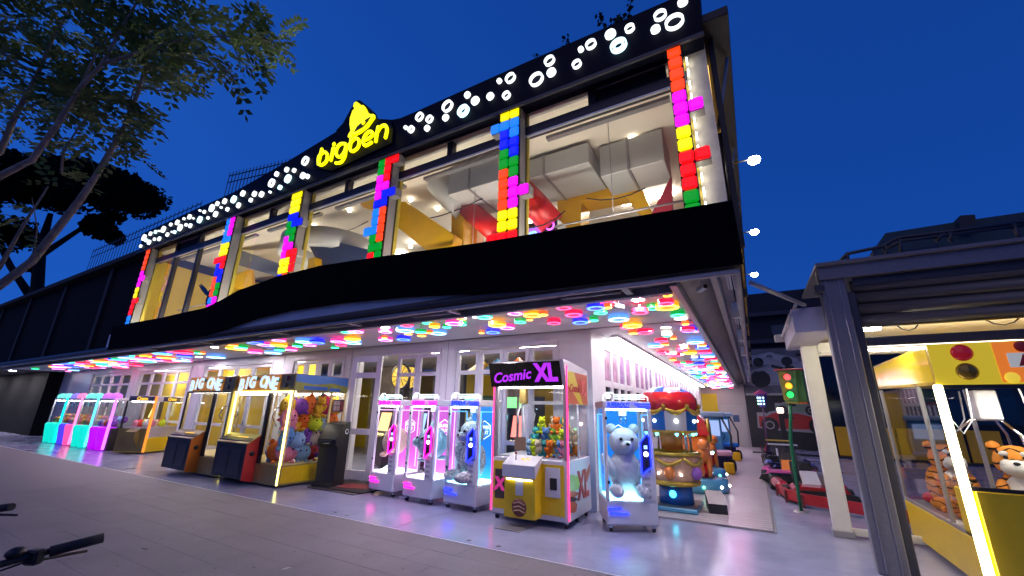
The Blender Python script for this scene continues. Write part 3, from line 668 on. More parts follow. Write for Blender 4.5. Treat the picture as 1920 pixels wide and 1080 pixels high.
addr([(60, 185, 135, 'R'), (88, 368, 110, 'R'), (262, 308, 145, 'R'), (320, 348, 130, 'B'), (382, 368, 50, 'O'), (438, 346, 75, 'G'), (410, 190, 155, 'B'), (465, 135, 140, 'R'), (545, 185, 65, 'O'), (498, 262, 110, 'G'), (658, 338, 170, 'C'), (778, 378, 158, 'Y'), (755, 430, 112, 'R'), (788, 468, 76, 'O'), (893, 460, 130, 'R'), (830, 152, 98, 'w'), (845, 240, 135, 'R'), (970, 250, 120, 'G'), (1178, 112, 75, 'Y'), (1180, 150, 130, 'R'), (1210, 222, 195, 'Y'), (1225, 297, 115, 'G'), (1248, 335, 110, 'W'), (1325, 340, 60, 'O'), (1360, 395, 115, 'R'), (1330, 435, 125, 'B'), (1375, 450, 50, 'P'), (1073, 395, 78, 'w'), (1083, 465, 90, 'W'), (1085, 490, 65, 'G'), (1140, 490, 52, 'O'), (1405, 520, 140, 'C'), (1430, 550, 70, 'O'), (985, 577, 125, 'C'), (1035, 535, 105, 'R'), (1065, 565, 65, 'O'), (1045, 620, 110, 'R'), (1120, 622, 90, 'W'), (1228, 550, 70, 'w'), (1215, 595, 95, 'R'), (1255, 587, 48, 'O'), (1285, 637, 110, 'Y'), (1325, 655, 55, 'W'), (1455, 585, 108, 'B'), (1465, 612, 110, 'R'), (1500, 658, 118, 'C'), (1150, 660, 105, 'R'), (1135, 690, 60, 'O'), (1355, 692, 105, 'B'), (1430, 692, 45, 'R'), (1500, 700, 55, 'G'), (1225, 708, 45, 'G'), (1540, 690, 70, 'R'), (1195, 725, 90, 'R'), (1265, 722, 80, 'R'), (1235, 757, 85, 'B'), (1295, 757, 50, 'G'), (1550, 735, 90, 'Y'), (1400, 750, 80, 'R'), (1450, 770, 90, 'C'), (1590, 770, 80, 'R'), (1320, 787, 90, 'C'), (1600, 805, 85, 'W'), (1600, 838, 80, 'M')], 1020, 530, 4.695)
addr([(378, 108, 90, 'C'), (370, 40, 75, 'w'), (490, 35, 50, 'O'), (485, 60, 65, 'Y'), (545, 50, 70, 'G'), (535, 66, 75, 'O'), (572, 15, 90, 'B'), (640, 82, 75, 'P'), (710, 38, 90, 'P'), (800, 8, 75, 'P'), (800, 35, 90, 'Y'), (810, 58, 55, 'G'), (765, 70, 90, 'C'), (885, 65, 65, 'P'), (925, 45, 55, 'G'), (970, 12, 95, 'C'), (1060, 8, 85, 'B'), (1010, 40, 70, 'P'), (135, 75, 90, 'R'), (165, 95, 70, 'B'), (145, 125, 80, 'C'), (165, 142, 65, 'P'), (240, 90, 60, 'G'), (278, 92, 35, 'O'), (40, 112, 85, 'O'), (80, 135, 70, 'R')], 300, 640, 3.6)
addr([(260, 175, 75, 'O'), (320, 175, 80, 'C'), (380, 160, 80, 'B'), (430, 150, 70, 'R'), (500, 137, 80, 'G'), (450, 185, 80, 'P'), (560, 170, 90, 'G'), (570, 195, 80, 'B'), (490, 187, 80, 'P'), (600, 137, 110, 'O'), (650, 125, 80, 'R'), (650, 152, 80, 'R'), (640, 190, 100, 'O'), (740, 165, 70, 'G'), (770, 115, 110, 'C'), (790, 132, 90, 'B'), (720, 205, 80, 'P'), (810, 190, 60, 'B'), (850, 132, 70, 'G'), (880, 98, 100, 'R'), (920, 95, 60, 'Y'), (945, 115, 65, 'G'), (1000, 80, 95, 'B'), (1100, 70, 80, 'R'), (1135, 97, 100, 'G'), (1000, 142, 70, 'R'), (1010, 174, 80, 'R'), (1060, 137, 80, 'C'), (1150, 130, 70, 'B'), (1100, 162, 80, 'G'), (900, 165, 80, 'P'), (870, 185, 70, 'W')], 0, 640, 4)
for (x, y, w, k) in RL:
    p = aZ(x, y, CZ-.1); q = aZ(x+w/2, y, CZ-.1); q0 = aZ(x-w/2, y, CZ-.1); r = (p-q).length*.55+(p-q0).length*.45
    r = min(r*1.08, .34)
    if k == 'w':
        p = aZ(x, y, CZ-.01); p.y = max(p.y, 5.35); dlight(p, 'ceiling of the side passage' if p.y > WY else 'front canopy ceiling'); continue
    p.y = max(p.y, 5.27+r)
    if p.y > WY: p.x = min(max(p.x, -2.1+r), -.7-r)
    else: p.y = min(p.y, WY-.05-r); p.x = min(p.x, -.72-r)
    ring(p, r, k)
ks = 'RRRRPPWWCCBBGGYOMT'
placed = []
for _ in range(900):                       # the crowded far half of the passage ceiling
    r = random.uniform(.08, .24); x = random.uniform(-1.95+r, -.74-r); y = random.uniform(13.5, 25.6)
    if any((x-a)**2+(y-c)**2 < (r+d)**2*.9 for a, c, d in placed): continue
    placed.append((x, y, r)); ring(Vector((x, y, 0)), r, random.choice(ks))
    if len(placed) > 95: break
for _ in range(300):
    r = random.uniform(.1, .28); x = random.uniform(-29, -17); y = random.uniform(5.6, 7.0)
    if any((x-a)**2+(y-c)**2 < (r+d)**2*.9 for a, c, d in placed): continue
    placed.append((x, y, r)); ring(Vector((x, y, 0)), r, random.choice(ks))
    if len(placed) > 112: break
for y in (11.5, 15, 18.5, 22): dlight(Vector((-1.5, y, 0)), 'ceiling of the side passage')
for x in (-12.5, -15.5, -18.5, -21.5, -24.5): dlight(Vector((x, 6.6, 0)), 'front canopy ceiling')

ORD = ['first', 'second', 'third', 'fourth', 'fifth', 'sixth', 'seventh', 'eighth', 'ninth', 'tenth', 'eleventh', 'twelfth', 'thirteenth', 'fourteenth', 'fifteenth', 'sixteenth', 'seventeenth', 'eighteenth']
for z_ in (0, 1, 2):
    for nm in {q[1] for q in RINGS}:
        lst = sorted([q for q in RINGS if q[1] == nm and q[2] == z_], key=lambda q: q[3])
        for i, q in enumerate(lst):
            o = q[0]
            if z_ == 1 and i < 18: o['label'] = '%s %s round lamp from the building corner on the front canopy ceiling' % (ORD[i], nm); o['group'] = 'round lamps on the front canopy ceiling'
            elif z_ == 2 and i < 14 and q[3] < 14.5: o['label'] = '%s %s round lamp from the front on the side passage ceiling' % (ORD[i], nm); o['group'] = 'round lamps on the side passage ceiling'
            elif z_ == 2: o['label'] = '%s round lamp deep in the side passage ceiling' % nm; o['group'] = '%s round lamps deep in the side passage' % nm
            else: o['label'] = '%s round lamp at the far left of the canopy ceiling' % nm; o['group'] = '%s round lamps at the far left of the canopy' % nm
# ------------------------------------------------------------------ plush toys
def plush_mesh(kind, m):
    b = MB()
    if kind == 'bear':
        b.ell((0, 0, .36), (.27, .24, .34)); b.ell((0, -.04, .82), (.25, .23, .23)); b.ell((0, -.24, .77), (.11, .1, .085))
        for s in (-1, 1):
            b.ell((s*.19, .0, 1.02), (.09, .06, .09)); b.ell((s*.27, -.12, .45), (.09, .11, .22), M=Matrix.Rotation(s*.5, 3, 'Y'))
            b.ell((s*.2, -.26, .1), (.11, .22, .1))
    elif kind == 'round':
        b.ell((0, 0, .45), (.46, .4, .44), 18, 12)
        for s in (-1, 1): b.ell((s*.3, 0, .84), (.1, .07, .12)); b.ell((s*.2, -.3, .05), (.1, .12, .07))
    elif kind == 'fish':
        b.ell((0, 0, .5), (.45, .4, .42), 18, 12); b.ell((-.36, -.2, .5), (.2, .18, .15)); b.ell((.1, .3, .1), (.12, .2, .06)); b.ell((.1, -.3, .1), (.12, .2, .06)); b.ell((0, 0, .95), (.14, .05, .12))
    elif kind == 'smile':
        b.ell((0, 0, .55), (.42, .3, .52), 16, 12); b.ell((.0, 0, 1.05), (.12, .1, .12)); b.ell((-.3, -.05, .1), (.12, .16, .1)); b.ell((.3, -.05, .1), (.12, .16, .1))
    return b.mesh('plush_toy', m)
EYE = MB().ell((0, 0, 0), 1, 10, 7).mesh('eye', mat('eye_black', (.01, .01, .01), .15))
NOSE = EYE
def fur(name, c): return mat('fur_'+name, c, .85, var=.16, scale=9, bump=.9, bscale=70, spec=.2)
FUR = dict(yellow=(.8, .5, .03), orange=(.85, .2, .02), purple=(.22, .07, .4), pink=(.75, .25, .35), blue=(.12, .3, .6), lime=(.6, .75, .03), red=(.65, .05, .05), green=(.2, .5, .06), white=(.75, .72, .7), brown=(.4, .25, .14), teal=(.05, .4, .4), hotpink=(.85, .03, .2), lightblue=(.3, .5, .7), cream=(.7, .6, .42))
_pm = {}
def plush(kind, colr, p, s, rz, label, group=None, cat='plush toy', tilt=0, m=None):
    key = (kind, colr)
    if key not in _pm: _pm[key] = plush_mesh(kind, m or fur(colr, FUR[colr]))
    o = obj('plush_toy', _pm[key], None, p, rot=(tilt, 0, rz)); o.scale = (s, s, s); tag(o, label, cat, group)
    if kind == 'bear': es = [(-.09, -.255, .87), (.09, -.255, .87)]; er = .028
    elif kind == 'round': es = [(-.15, -.36, .56), (.15, -.36, .56)]; er = .045
    elif kind == 'fish': es = [(-.3, -.3, .62), (.05, -.38, .62)]; er = .04
    else: es = [(-.13, -.27, .68), (.13, -.27, .68)]; er = .045
    for e in es:
        q = obj('eye', EYE, o, e); q.scale = (er, er, er)
    if kind == 'bear': q = obj('nose', EYE, o, (0, -.335, .8)); q.scale = (.035, .025, .025)
    if kind == 'smile': MB().tube([(-.12, -.29, .5), (0, -.31, .45), (.12, -.29, .5)], .015, 6).build('mouth', MATS['eye_black'], o)
    return o

def casters(t, pts, r=.035):
    for (x, y) in pts:
        c = MB(); c.lathe([(0, -.018), (r, -.018), (r, .018), (0, .018)], (x, y, r), 14, axis='X', sm=False)
        o = c.build('caster', RUBBER, t); MB().box(x-.026, x+.026, y-.03, y+.03, r*1.2, .085, .004).build('caster_fork', CHROME, o)

# ------------------------------------------------------------------ four slim prize machines
def slim(loc, rz, tone, label, back):
    W, D = .72, .66; w = W/2; d = D/2
    t = thing('prize_machine', label, 'prize machine', loc, rz, 'slim neon prize machines')
    col = (1, .004, .45) if tone == 'pink' else (.006, .015, 1)
    NEO = glow('neon_'+tone, col, 5.0); NW = glow('neon_white_'+tone, (.8, .95, 1), 1.6)
    BK = mat('back_'+tone, (.5, .08, .45) if tone == 'pink' else (.01, .2, .6), .4, 0, (.6, .12, .55) if tone == 'pink' else (.01, .22, .75), .55)
    CABM = mat('cabinet_white', (.7, .7, .74), .32, var=.03)
    MB().box(-w, w, -d, d, .09, .4, .015).build('base_cabinet', CABM, t)
    casters(t, [(-w+.06, -d+.07), (w-.06, -d+.07), (-w+.06, d-.07), (w-.06, d-.07)])
    for (x, y) in ((-w, -d), (w-.05, -d), (-w, d-.05), (w-.05, d-.05)): MB().box(x, x+.05, y, y+.05, .4, 1.66, .006).build('corner_post', CABM, t)
    MB().box(-w, w, -d, d, 1.66, 1.77, .012).build('top_box', CABM, t)
    MB().box(-w+.05, w-.05, d-.03, d-.012, .4, 1.66).build('back_panel', BK, t)
    MB().box(-w+.05, w-.05, -d+.04, d-.03, .402, .42).build('light_floor', glow('floor_glow_'+tone, (.95, .75, 1) if tone == 'pink' else (.35, .85, 1), 4.0), t)
    MB().box(-w+.06, w-.06, -d+.06, -d+.1, 1.635, 1.658).build('top_light', glow('top_glow_'+tone, (.95, .85, 1) if tone == 'pink' else (.5, .85, 1), 24), t)
    for s in (-1, 1):
        MB().box(s*(w-.02)-.004, s*(w-.02)+.004, -d+.05, d-.05, .4, 1.66).build('side_glass', MGLASS, t)
        fr = MB(); xx = s*(w-.008)
        fr.box(xx-.008, xx+.008, -d+.06, -d+.075, .5, 1.58); fr.box(xx-.008, xx+.008, d-.15, d-.135, .5, 1.58); fr.box(xx-.008, xx+.008, -d+.075, d-.15, 1.565, 1.58)
        fr.build('side_light_frame', glow('side_glow_'+tone, (.8, .5, 1) if tone == 'pink' else (.1, .5, 1), 1.2), t)
    MB().box(-w+.05, w-.05, -d+.012, -d+.02, .4, 1.66).build('front_glass', MGLASS, t)
    MB().box(w-.2, w-.05, -d-.002, -d+.012, .4, .78).build('price_panel', CABM, t)
    for k in range(4): MB().box(w-.17, w-.08, -d-.006, -d-.003, .44+k*.08, .48+k*.08).build('price_sticker', mat('sticker_grey', (.4, .4, .43), .5), t)
    # control hexagon with neon frame
    hx = [(w-.2, .76), (w-.06, .86), (w-.06, 1.26), (w-.1, 1.3), (w-.2, 1.18)]
    MB().prism(hx, -d-.03, -d-.004, 'Y').build('control_panel', mat('panel_'+tone, (.12, .02, .1) if tone == 'pink' else (.02, .02, .15), .3), t)
    MB().tube([(x, -d-.033, z) for x, z in hx+[hx[0]]], .011, 6).build('neon_frame', NEO, t)
    MB().lathe([(0, -.02), (.03, -.02), (.034, 0)], (w-.125, -d-.03, 1.03), 16, axis='Y').build('start_button', glow('button_white', (1, 1, 1), 5), t)
    MB().box(w-.15, w-.1, -d-.036, -d-.031, 1.1, 1.15).build('display', glow('tiny_display', (.3, .5, 1), 1.5), t)
    MB().box(w-.145, w-.105, -d-.036, -d-.031, .86, .95).build('coin_slot', BLACK, t)
    # header and neon badge
    text('SUPEROUT', .085, NEO, t, (-.12, -d-.004, 1.715), off=.004, extr=.006, sx=.8)
    for k in range(2): MB().tube([(.12+.04*k, -d-.008, 1.735-.04*k), (w-.01, -d-.008, 1.735-.04*k)], .009, 6).build('neon_stripe', NEO, t)
    z = 1.78
    MB().tube([(-w+.02, -d+.05, z), (-w+.02, -d+.05, z+.06), (-w+.08, -d+.05, z+.115), (-w+.16, -d+.05, z+.115), (-w+.2, -d+.05, z+.085), (w-.08, -d+.05, z+.085), (w-.02, -d+.05, z+.05), (w-.02, -d+.05, z)], .008, 6).build('badge_outline', NW, t)
    for k in range(2): MB().tube([(-w+.19, -d+.05, z+.025+k*.03), (w-.06, -d+.05, z+.025+k*.03)], .006, 6).build('badge_line', NW, t)
    MB().lathe([(0, -.012), (.042, -.012), (.042, .004)], (-w+.1, -d+.045, z+.06), 6, axis='Y', sm=False).build('badge_disc', NW, t)
    for k in range(2): MB().tube([(-w+.02+.02*k, -d-.01, .3-.06*k), (-w+.2+.1*k, -d-.01, .3-.06*k)], .012, 6).build('neon_stripe', NEO, t)
    # hexagon mark on the back panel
    hp = [(.16*math.sin(R(60*k)), d-.035, 1.25+.16*math.cos(R(60*k))) for k in range(7)]
    MB().tube(hp, .006, 5).build('back_emblem', NW, t)
    text('SUPER', .09, NW, t, (0, d-.04, 1.29), extr=.002); text('OUT', .09, NW, t, (-.0, d-.04, 1.2), extr=.002)
    # claw gantry
    MB().box(-.06, .06, -.06, .06, 1.55, 1.64, .008).build('claw_motor', WHITEG, t)
    for k in range(3):
        a = 2*math.pi*k/3; ca, sa_ = math.cos(a), math.sin(a)
        MB().tube([(.02*ca, .02*sa_, 1.55), (.07*ca, .07*sa_, 1.5), (.04*ca, .04*sa_, 1.44)], .007, 6).build('claw_finger', CHROME, t)
    for zz in (.62, 1.5): MB().box(-w+.03, -w+.06, -d-.012, -d+.0, zz, zz+.04).build('hinge', BLACK, t)
    return t
slim((-6.42, 6.6, 0), R(-5), 'pink', 'slim white prize machine with pink neon next to the open door', 0)
slim((-5.4, 6.48, 0), R(-4), 'pink', 'slim white prize machine with pink neon, between another pink one and a blue one', 0)
slim((-4.45, 6.47, 0), R(-5), 'blue', 'slim white prize machine with blue neon left of the wide yellow crane machine', 0)
slim((-1.83, 6.74, 0), R(28), 'blue', 'slim white prize machine with blue neon right of the wide yellow crane machine', 0)
plush('round', 'cream', (-6.4, 6.5, .7), .62, R(-50), 'cream round animal plush hanging in the slim pink machine by the open door')
plush('fish', 'teal', (-5.36, 6.42, .66), .68, R(-15), 'grey and turquoise round bird plush in the second slim pink machine', m=mat('fur_teal_grey', (.35, .6, .62), .85, var=.5, scale=2, bump=.9, bscale=70))
plush('bear', 'leopard', (-4.42, 6.42, .42), .95, R(-25), 'spotted grey bear plush seated in the left blue prize machine', m=mat('fur_leopard', (.5, .52, .54), .85, var=.9, scale=26, bump=.9, bscale=70))
plush('bear', 'white', (-1.84, 6.76, .42), .92, R(28), 'large white teddy bear seated in the right blue prize machine', m=fur('snow', (.62, .64, .68)))
ws = glow('bear_spot', (.75, .95, 1), 14)

# ------------------------------------------------------------------ wide yellow crane machine (Cosmic XL)
W, D = 1.28, 1.05; w = W/2; d = D/2
t = thing('crane_machine', 'wide yellow and white crane machine marked Cosmic XL with pink edge lights', 'crane machine', (-3.13, 6.03+d, 0), R(1.5))
WC = mat('machine_white', (.68, .67, .7), .3, var=.03)
YM = mat('machine_yellow', (.75, .5, .012), .35, var=.06, scale=8)
PINK = glow('edge_pink', (1, .03, .16), 2.2)
MB().box(-w, w, -d, d, .09, .9, .01).build('base_cabinet', WC, t)
casters(t, [(-w+.07, -d+.08), (w-.07, -d+.08), (w-.07, d-.08), (w-.07, 0), (-w+.07, d-.08)], .04)
MB().box(-w+.03, w-.06, -d-.006, -d-.001, .16, .84).build('front_panel', YM, t)
MB().box(-w+.06, -w+.42, -d-.011, -d-.007, .3, .72, .02).build('logo_panel', mat('logo_dark', (.07, .05, .04), .4), t)
text('XL', .26, glow('xl_magenta', (.6, .03, .25), .5), t, (-w+.2, -d-.014, .5), off=.012, shear=.15, extr=.003)
cb = MB(); cb.prism([(-d-.24, .12), (-d-.24, .62), (-d-.28, .66), (-d-.28, .82), (-d-.0, .93), (-d, .12)], -.28, .22, 'X'); cb.build('control_box', YM, t)
MB().prism([(-d-.285, .665), (-d-.285, .83), (-d-.02, .945), (-d-.02, .9), (-d-.27, .665)], -.3, .24, 'X').build('control_deck', WC, t)
MB().box(-.24, .18, -d-.262, -d-.245, .625, .66).build('deck_light', glow('deck_light', (1, 1, .8), 7), t)
MB().box(-.09, .03, -d-.245, -d-.241, .42, .62).build('label', WC, t)
MB().lathe([(0, -.004), (.12, -.004), (.12, 0)], (-.03, -d-.241, .26), 24, axis='Y').build('emblem', mat('emblem_brown', (.2, .05, .04), .4), t)
for k in range(3): MB().tube([(-.12, -d-.248, .21+k*.05), (-.03, -d-.248, .23+k*.05), (.06, -d-.248, .2+k*.05)], .008, 6).build('emblem_band', mat('emblem_gold', (.6, .4, .2), .4), t)
MB().tube([(-.14, -d-.15, .88), (-.14, -d-.15, .98)], .008, 6).build('joystick', BLACK, t); MB().ell((-.14, -d-.15, .985), .018, 10, 7).build('joystick_knob', mat('knob_red', (.4, .02, .02), .3), t)
for x in (-.02, .06): MB().lathe([(.028, 0), (.028, .012), (0, .016)], (x, -d-.14, .905), 14).build('button', glow('button_yellow', (1, .7, .1), .8), t)
MB().box(.28, .52, -d-.014, -d-.007, .4, .8, .01).build('coin_panel', WC, t); MB().box(.36, .47, -d-.02, -d-.015, .5, .66).build('coin_slot', BLACK, t)
for x in (-w, w-.06): MB().box(x, x+.06, -d, -d+.06, .9, 2.0, .006).build('front_post', mat('post_mauve', (.32, .28, .3), .35), t)
for x in (-w, w-.05): MB().box(x, x+.05, d-.05, d, .9, 2.0, .006).build('rear_post', WC, t)
MB().box(w-.025, w, -.03, .01, .9, 1.72, .005).build('side_post', WC, t)
for (z0, z1, x) in ((.12, 2.3, w+.006), (.12, 2.0, -w-.006)): MB().box(x-.012, x+.012, -d-.012, -d+.016, z0, z1, .006).build('edge_light', PINK, t)
MB().box(-w+.06, w-.06, -d+.02, -d+.028, .9, 2.0).build('front_glass', MGLASS, t)
for s in (-1, 1): MB().box(s*(w-.015)-.004, s*(w-.015)+.004, -d+.06, d-.05, .9, 2.0).build('side_glass', MGLASS, t)
MB().box(-w, w, d-.04, d-.03, .9, 2.0).build('rear_glass', MGLASS, t)
MB().box(-w+.05, w-.05, d-.05, d-.02, 1.72, 1.78).build('rear_rail', WC, t)
hd = MB(); hd.prism([(-d-.12, 2.38), (-d-.0, 2.0), (d, 2.0), (d, 2.3), (-d+.1, 2.38)], -w, w, 'X'); hd.build('header_box', WC, t)
hf = obj('header_face', MB().box(-w-.06, w-.06, -.012, 0, 0, .4, .005).mesh('header_face', mat('header_black', (.02, .018, .012), .2, var=.3)), t, (0, -d-.002, 1.98), rot=(R(17), 0, 0))
PL = glow('violet_letters', (.35, .02, .75), 1.1)
me = text_mesh('Cosmic', .23, shear=.35, off=.004); me.materials.clear(); me.materials.append(PL); obj('lettering', me, hf, (-.3, -.015, .17), rot=(0, R(-6), 0))
me = text_mesh('XL', .38, off=.018, sx=.8); me.materials.clear(); me.materials.append(PL); obj('lettering', me, hf, (.33, -.015, .21))
# printed side art
A1 = mat('art_orange', (.5, .12, .05), .35); A2 = mat('art_yellow', (.65, .5, .05), .35); A3 = mat('art_red', (.45, .04, .05), .35); A4 = mat('art_lime', (.35, .5, .08), .35); A5 = mat('art_black', (.03, .02, .02), .4)
x = w+.003
MB().box(w+.0005, x, -d+.08, d-.04, 1.72, 2.22).build('side_print', A1, t)
MB().prism([(-d+.08, 2.22), (-d+.35, 2.22), (d-.3, 1.72), (d-.45, 1.72), (-d+.08, 2.0)], x+.0005, x+.002, 'X').build('print_ray', A2, t)
me = text_mesh('Cosmic', .17, shear=.35, off=.004); me.materials.append(A3); o = obj('lettering', me, t, (x+.004, -.16, 1.96), R(90)); me.materials.clear(); me.materials.append(A3)
me = text_mesh('XL', .34, off=.014, sx=.7); me.materials.clear(); me.materials.append(mat('art_pink', (.7, .15, .15), .35)); obj('lettering', me, t, (x+.004, .28, 1.98), R(90))
for k, (m, z0, z1) in enumerate(((A4, .5, .72), (A1, .42, .5), (A5, .36, .42), (A1, .22, .36))):
    MB().prism([(-d+.06, z0), (-d+.06, z1), (-d+.25, z1-.03), (-d+.5-.05*k, z1-.08), (-d+.45-.05*k, z0-.02), (-d+.2, z0-.03)], x, x+.002+.0004*k, 'X').build('print_swirl', m, t)
me = text_mesh('XL', .55, off=.018, sx=.75); me.materials.clear(); me.materials.append(A3); obj('lettering', me, t, (x+.006, .12, .5), R(90))
MB().prism([(.2, .62), (d-.04, .78), (d-.04, .66), (.3, .52)], x, x+.0025, 'X').build('print_swirl', A1, t)
MB().box(-w+.06, w-.06, -d+.06, -d+.12, 1.96, 1.985).build('cabin_light', glow('cabin_white', (1, .97, .94), 26), t)
MB().box(-w+.05, w-.05, -d+.06, d-.06, .9, .92).build('play_floor', WC, t)
MB().box(-.42, -.3, -.05, .08, 1.72, 1.98, .01).build('claw_motor', mat('gold_motor', (.5, .35, .1), .3, .5), t)
MB().box(-.48, -.24, -.1, .12, 1.97, 1.99).build('claw_plate', WHITEG, t)
for k in range(3):
    a = 2*math.pi*k/3+.5; ca, s2 = math.cos(a), math.sin(a)
    MB().tube([(-.36, .01, 1.72), (-.36+.12*ca, .01+.12*s2, 1.68), (-.36+.2*ca, .01+.2*s2, 1.55), (-.36+.17*ca, .01+.17*s2, 1.4)], .011, 6).build('claw_finger', mat('white_claw', (.75, .75, .76), .3), t)
MB().tube([(-.36, .01, 1.7), (-.34, .0, .95)], .014, 8).build('divider_bar', WHITEG, t)
MB().tube([(.38+.02*(k % 2), .2, 1.95-.03*k) for k in range(30)], .006, 5).build('cable', BLACK, t)
MB().box(-.3, -.1, -d+.1, -d+.11, 1.0, 1.2).build('notice', mat('notice_brown', (.4, .25, .15), .5), t)
cols = ['lightblue', 'green', 'pink', 'yellow', 'teal', 'lime', 'purple', 'brown', 'blue', 'orange', 'cream']
n = 0
for lay, (zz, cnt) in enumerate(((.92, 16), (1.1, 11), (1.26, 5))):
    for k in range(cnt):
        cx = -.05+.6*(k+.5)/cnt*(1.0)+random.uniform(-.03, .03) if lay else -.1+.66*((k % 8)+.5)/8
        cy = (-.28+.25*(k % 3)+.05*lay) if lay else (-.32+.5*(k//8))
        if lay == 1: cx = -.02+.58*(k/10)
        if lay == 2: cx = .1+.4*(k/5)
        c = cols[(n*5+lay) % len(cols)]; n += 1
        plush('bear', c, (-3.13+cx, 6.03+d+cy, zz), .24, random.uniform(-.6, .9), 'small %s bear plush in the pile inside the wide yellow Cosmic XL machine' % c.replace('lightblue', 'light blue'), '%s plush bears inside the wide yellow machine' % c, tilt=random.uniform(-.3, .3))

# ------------------------------------------------------------------ two tall crane machines (Big One)
def bigone(loc, label, lit, boxcol, second):
    W, D = 2.2, 1.42; w = W/2; d = D/2
    t = thing('crane_machine', label, 'crane machine', loc, 0, 'tall crane machines with curved letters')
    BR = mat('machine_bronze', (.34, .26, .09), .35, .3, var=.15, scale=6); SF = mat('side_frame_pale', (.75, .6, .25), .4)
    MB().box(-w, w, -d, d, .04, .42, .01).build('base_cabinet', BR, t)
    MB().box(w+.0005, w+.006, -d+.06, d-.06, .08, .4).build('side_base_panel', YM, t)
    MB().box(-w, .25, -d, -d+.1, .42, .96, .01).build('front_cabinet', mat('machine_dark', (.025, .02, .016), .4), t)
    MB().box(-w, w, -d+.02, d, 1.93, 2.3, .012).build('header_box', BR, t)
    P1 = mat('print_amber', (.5, .24, .03), .4, 0, (.7, .25, .02), .35); P2 = mat('print_ice', (.3, .4, .5), .4, 0, (.6, .8, 1), .9)
    MB().box(-w+.02, .6, -d+.0, -d+.018, 1.95, 2.28, .004).build('header_print', P1, t)
    random.seed(3)
    for k in range(12):
        x0 = -w+.1+k*.14; MB().ell((x0, -d+.0, 2.0+random.random()*.22), (.05+.04*random.random(), .008, .05), 10, 6).build('print_blob', [mat('blob_red', (.6, .08, .03), .4), mat('blob_yellow', (.8, .55, .05), .4, 0, (.8, .5, .03), .4), mat('blob_green', (.15, .35, .1), .4)][k % 3], t)
    for i, ch in enumerate('BIG ONE'):
        if ch != ' ':
            a = (i-3)/3; text(ch, .36, P2, t, (-.24+a*.68, -d-.012, 2.13-.06*a*a), off=.016, extr=.006, shear=.1)
    for (x, y) in ((.86, 2.2), (.84, 2.04)):
        MB().lathe([(0, -.012), (.05, -.012), (.062, -.004), (.062, .03)], (x, -d+.015, y), 18, axis='Y').build('header_lamp', mat('lamp_maroon', (.12, .015, .015), .2) if y > 2.1 else mat('lamp_bronze', (.12, .09, .05), .25, .6), t)
    EDG = Y_LED if lit else BLACK
    for x in (-w, w-.035): MB().box(x, x+.035, -d-.006, -d+.03, .05, 1.93, .006).build('edge_light', EDG, t)
    MB().box(-w+.035, w-.035, -d-.004, -d+.02, 1.895, 1.928, .004).build('top_edge_light', EDG, t)
    MB().box(.25, .33, -d, -d+.06, .42, 1.89, .006).build('front_mullion', BLACK, t)
    MB().box(-w+.035, .25, -d+.02, -d+.028, .96, 1.89).build('front_glass', MGLASS, t)
    MB().box(.33, w-.035, -d+.02, -d+.028, .42, 1.89).build('front_glass', MGLASS, t)
    for s in (-1, 1):
        MB().box(s*(w-.02)-.004, s*(w-.02)+.004, -d+.06, d-.05, .42, 1.93).build('side_glass', MGLASS, t)
        for y in (-d+.03, .28, d-.05): MB().box(s*(w-.02)-.02, s*(w-.02)+.02, y, y+.05, .42, 1.93, .005).build('side_post', SF, t)
    MB().box(-w+.04, w-.04, d-.03, d-.02, .42, 1.93).build('rear_glass', MGLASS, t)
    # protruding control console
    MB().prism([(-d-.24, .12), (-d-.24, .8), (-d-.2, .88), (-d-.0, .98), (-d-.0, .06)], -.98, .22, 'X').build('control_box', BLACK, t)
    MB().prism([(-d-.25, .1), (-d-.25, .82), (-d-.0, .97), (-d-.0, .05)], .222, .24, 'X').build('console_side', boxcol, t)
    MB().prism([(-d-.25, .81), (-d-.25, .83), (-d, 1.0), (-d, .98)], -1.0, .26, 'X').build('console_deck', mat('deck_gold', (.35, .3, .14), .3, .5), t)
    MB().lathe([(.0, .012), (.05, .012), (.05, 0)], (.245, -d-.12, .62), 14, axis='X').build('speaker', BLACK, t)
    for k in range(2): MB().box(-.85+k*.5, -.42+k*.5, -d-.248, -d-.241, .2, .7, .006).build('console_panel', mat('console_blue_black', (.015, .018, .03), .35), t)
    for k in range(3): MB().lathe([(.035, 0), (.035, .016), (0, .02)], (-.35+k*.14, -d-.12, .93), 12).build('button', glow('button_amber', (1, .65, .1), .7), t)
    MB().box(-w+.06, w-.06, -d+.08, -d+.14, 1.9, 1.925).build('cabin_light', glow('cabin_warm', (1, .95, .85), 34 if lit else 14), t)
    MB().box(-w+.06, w-.06, d-.14, d-.08, 1.9, 1.925).build('cabin_light', MATS['cabin_warm'], t)
    MB().box(-w+.04, w-.04, -d+.06, d-.04, .42, .44).build('play_floor', SF, t)
    MB().box(-.28, -.08, -.1, .1, 1.62, 1.9, .012).build('claw_motor', WHITEG, t)
    for k in range(3):
        a = 2*math.pi*k/3+.3; ca, s2 = math.cos(a), math.sin(a)
        MB().tube([(-.18, 0, 1.62), (-.18+.2*ca, .2*s2, 1.55), (-.18+.24*ca, .24*s2, 1.35), (-.18+.12*ca, .12*s2, 1.15)], .016, 6).build('claw_finger', CHROME, t)
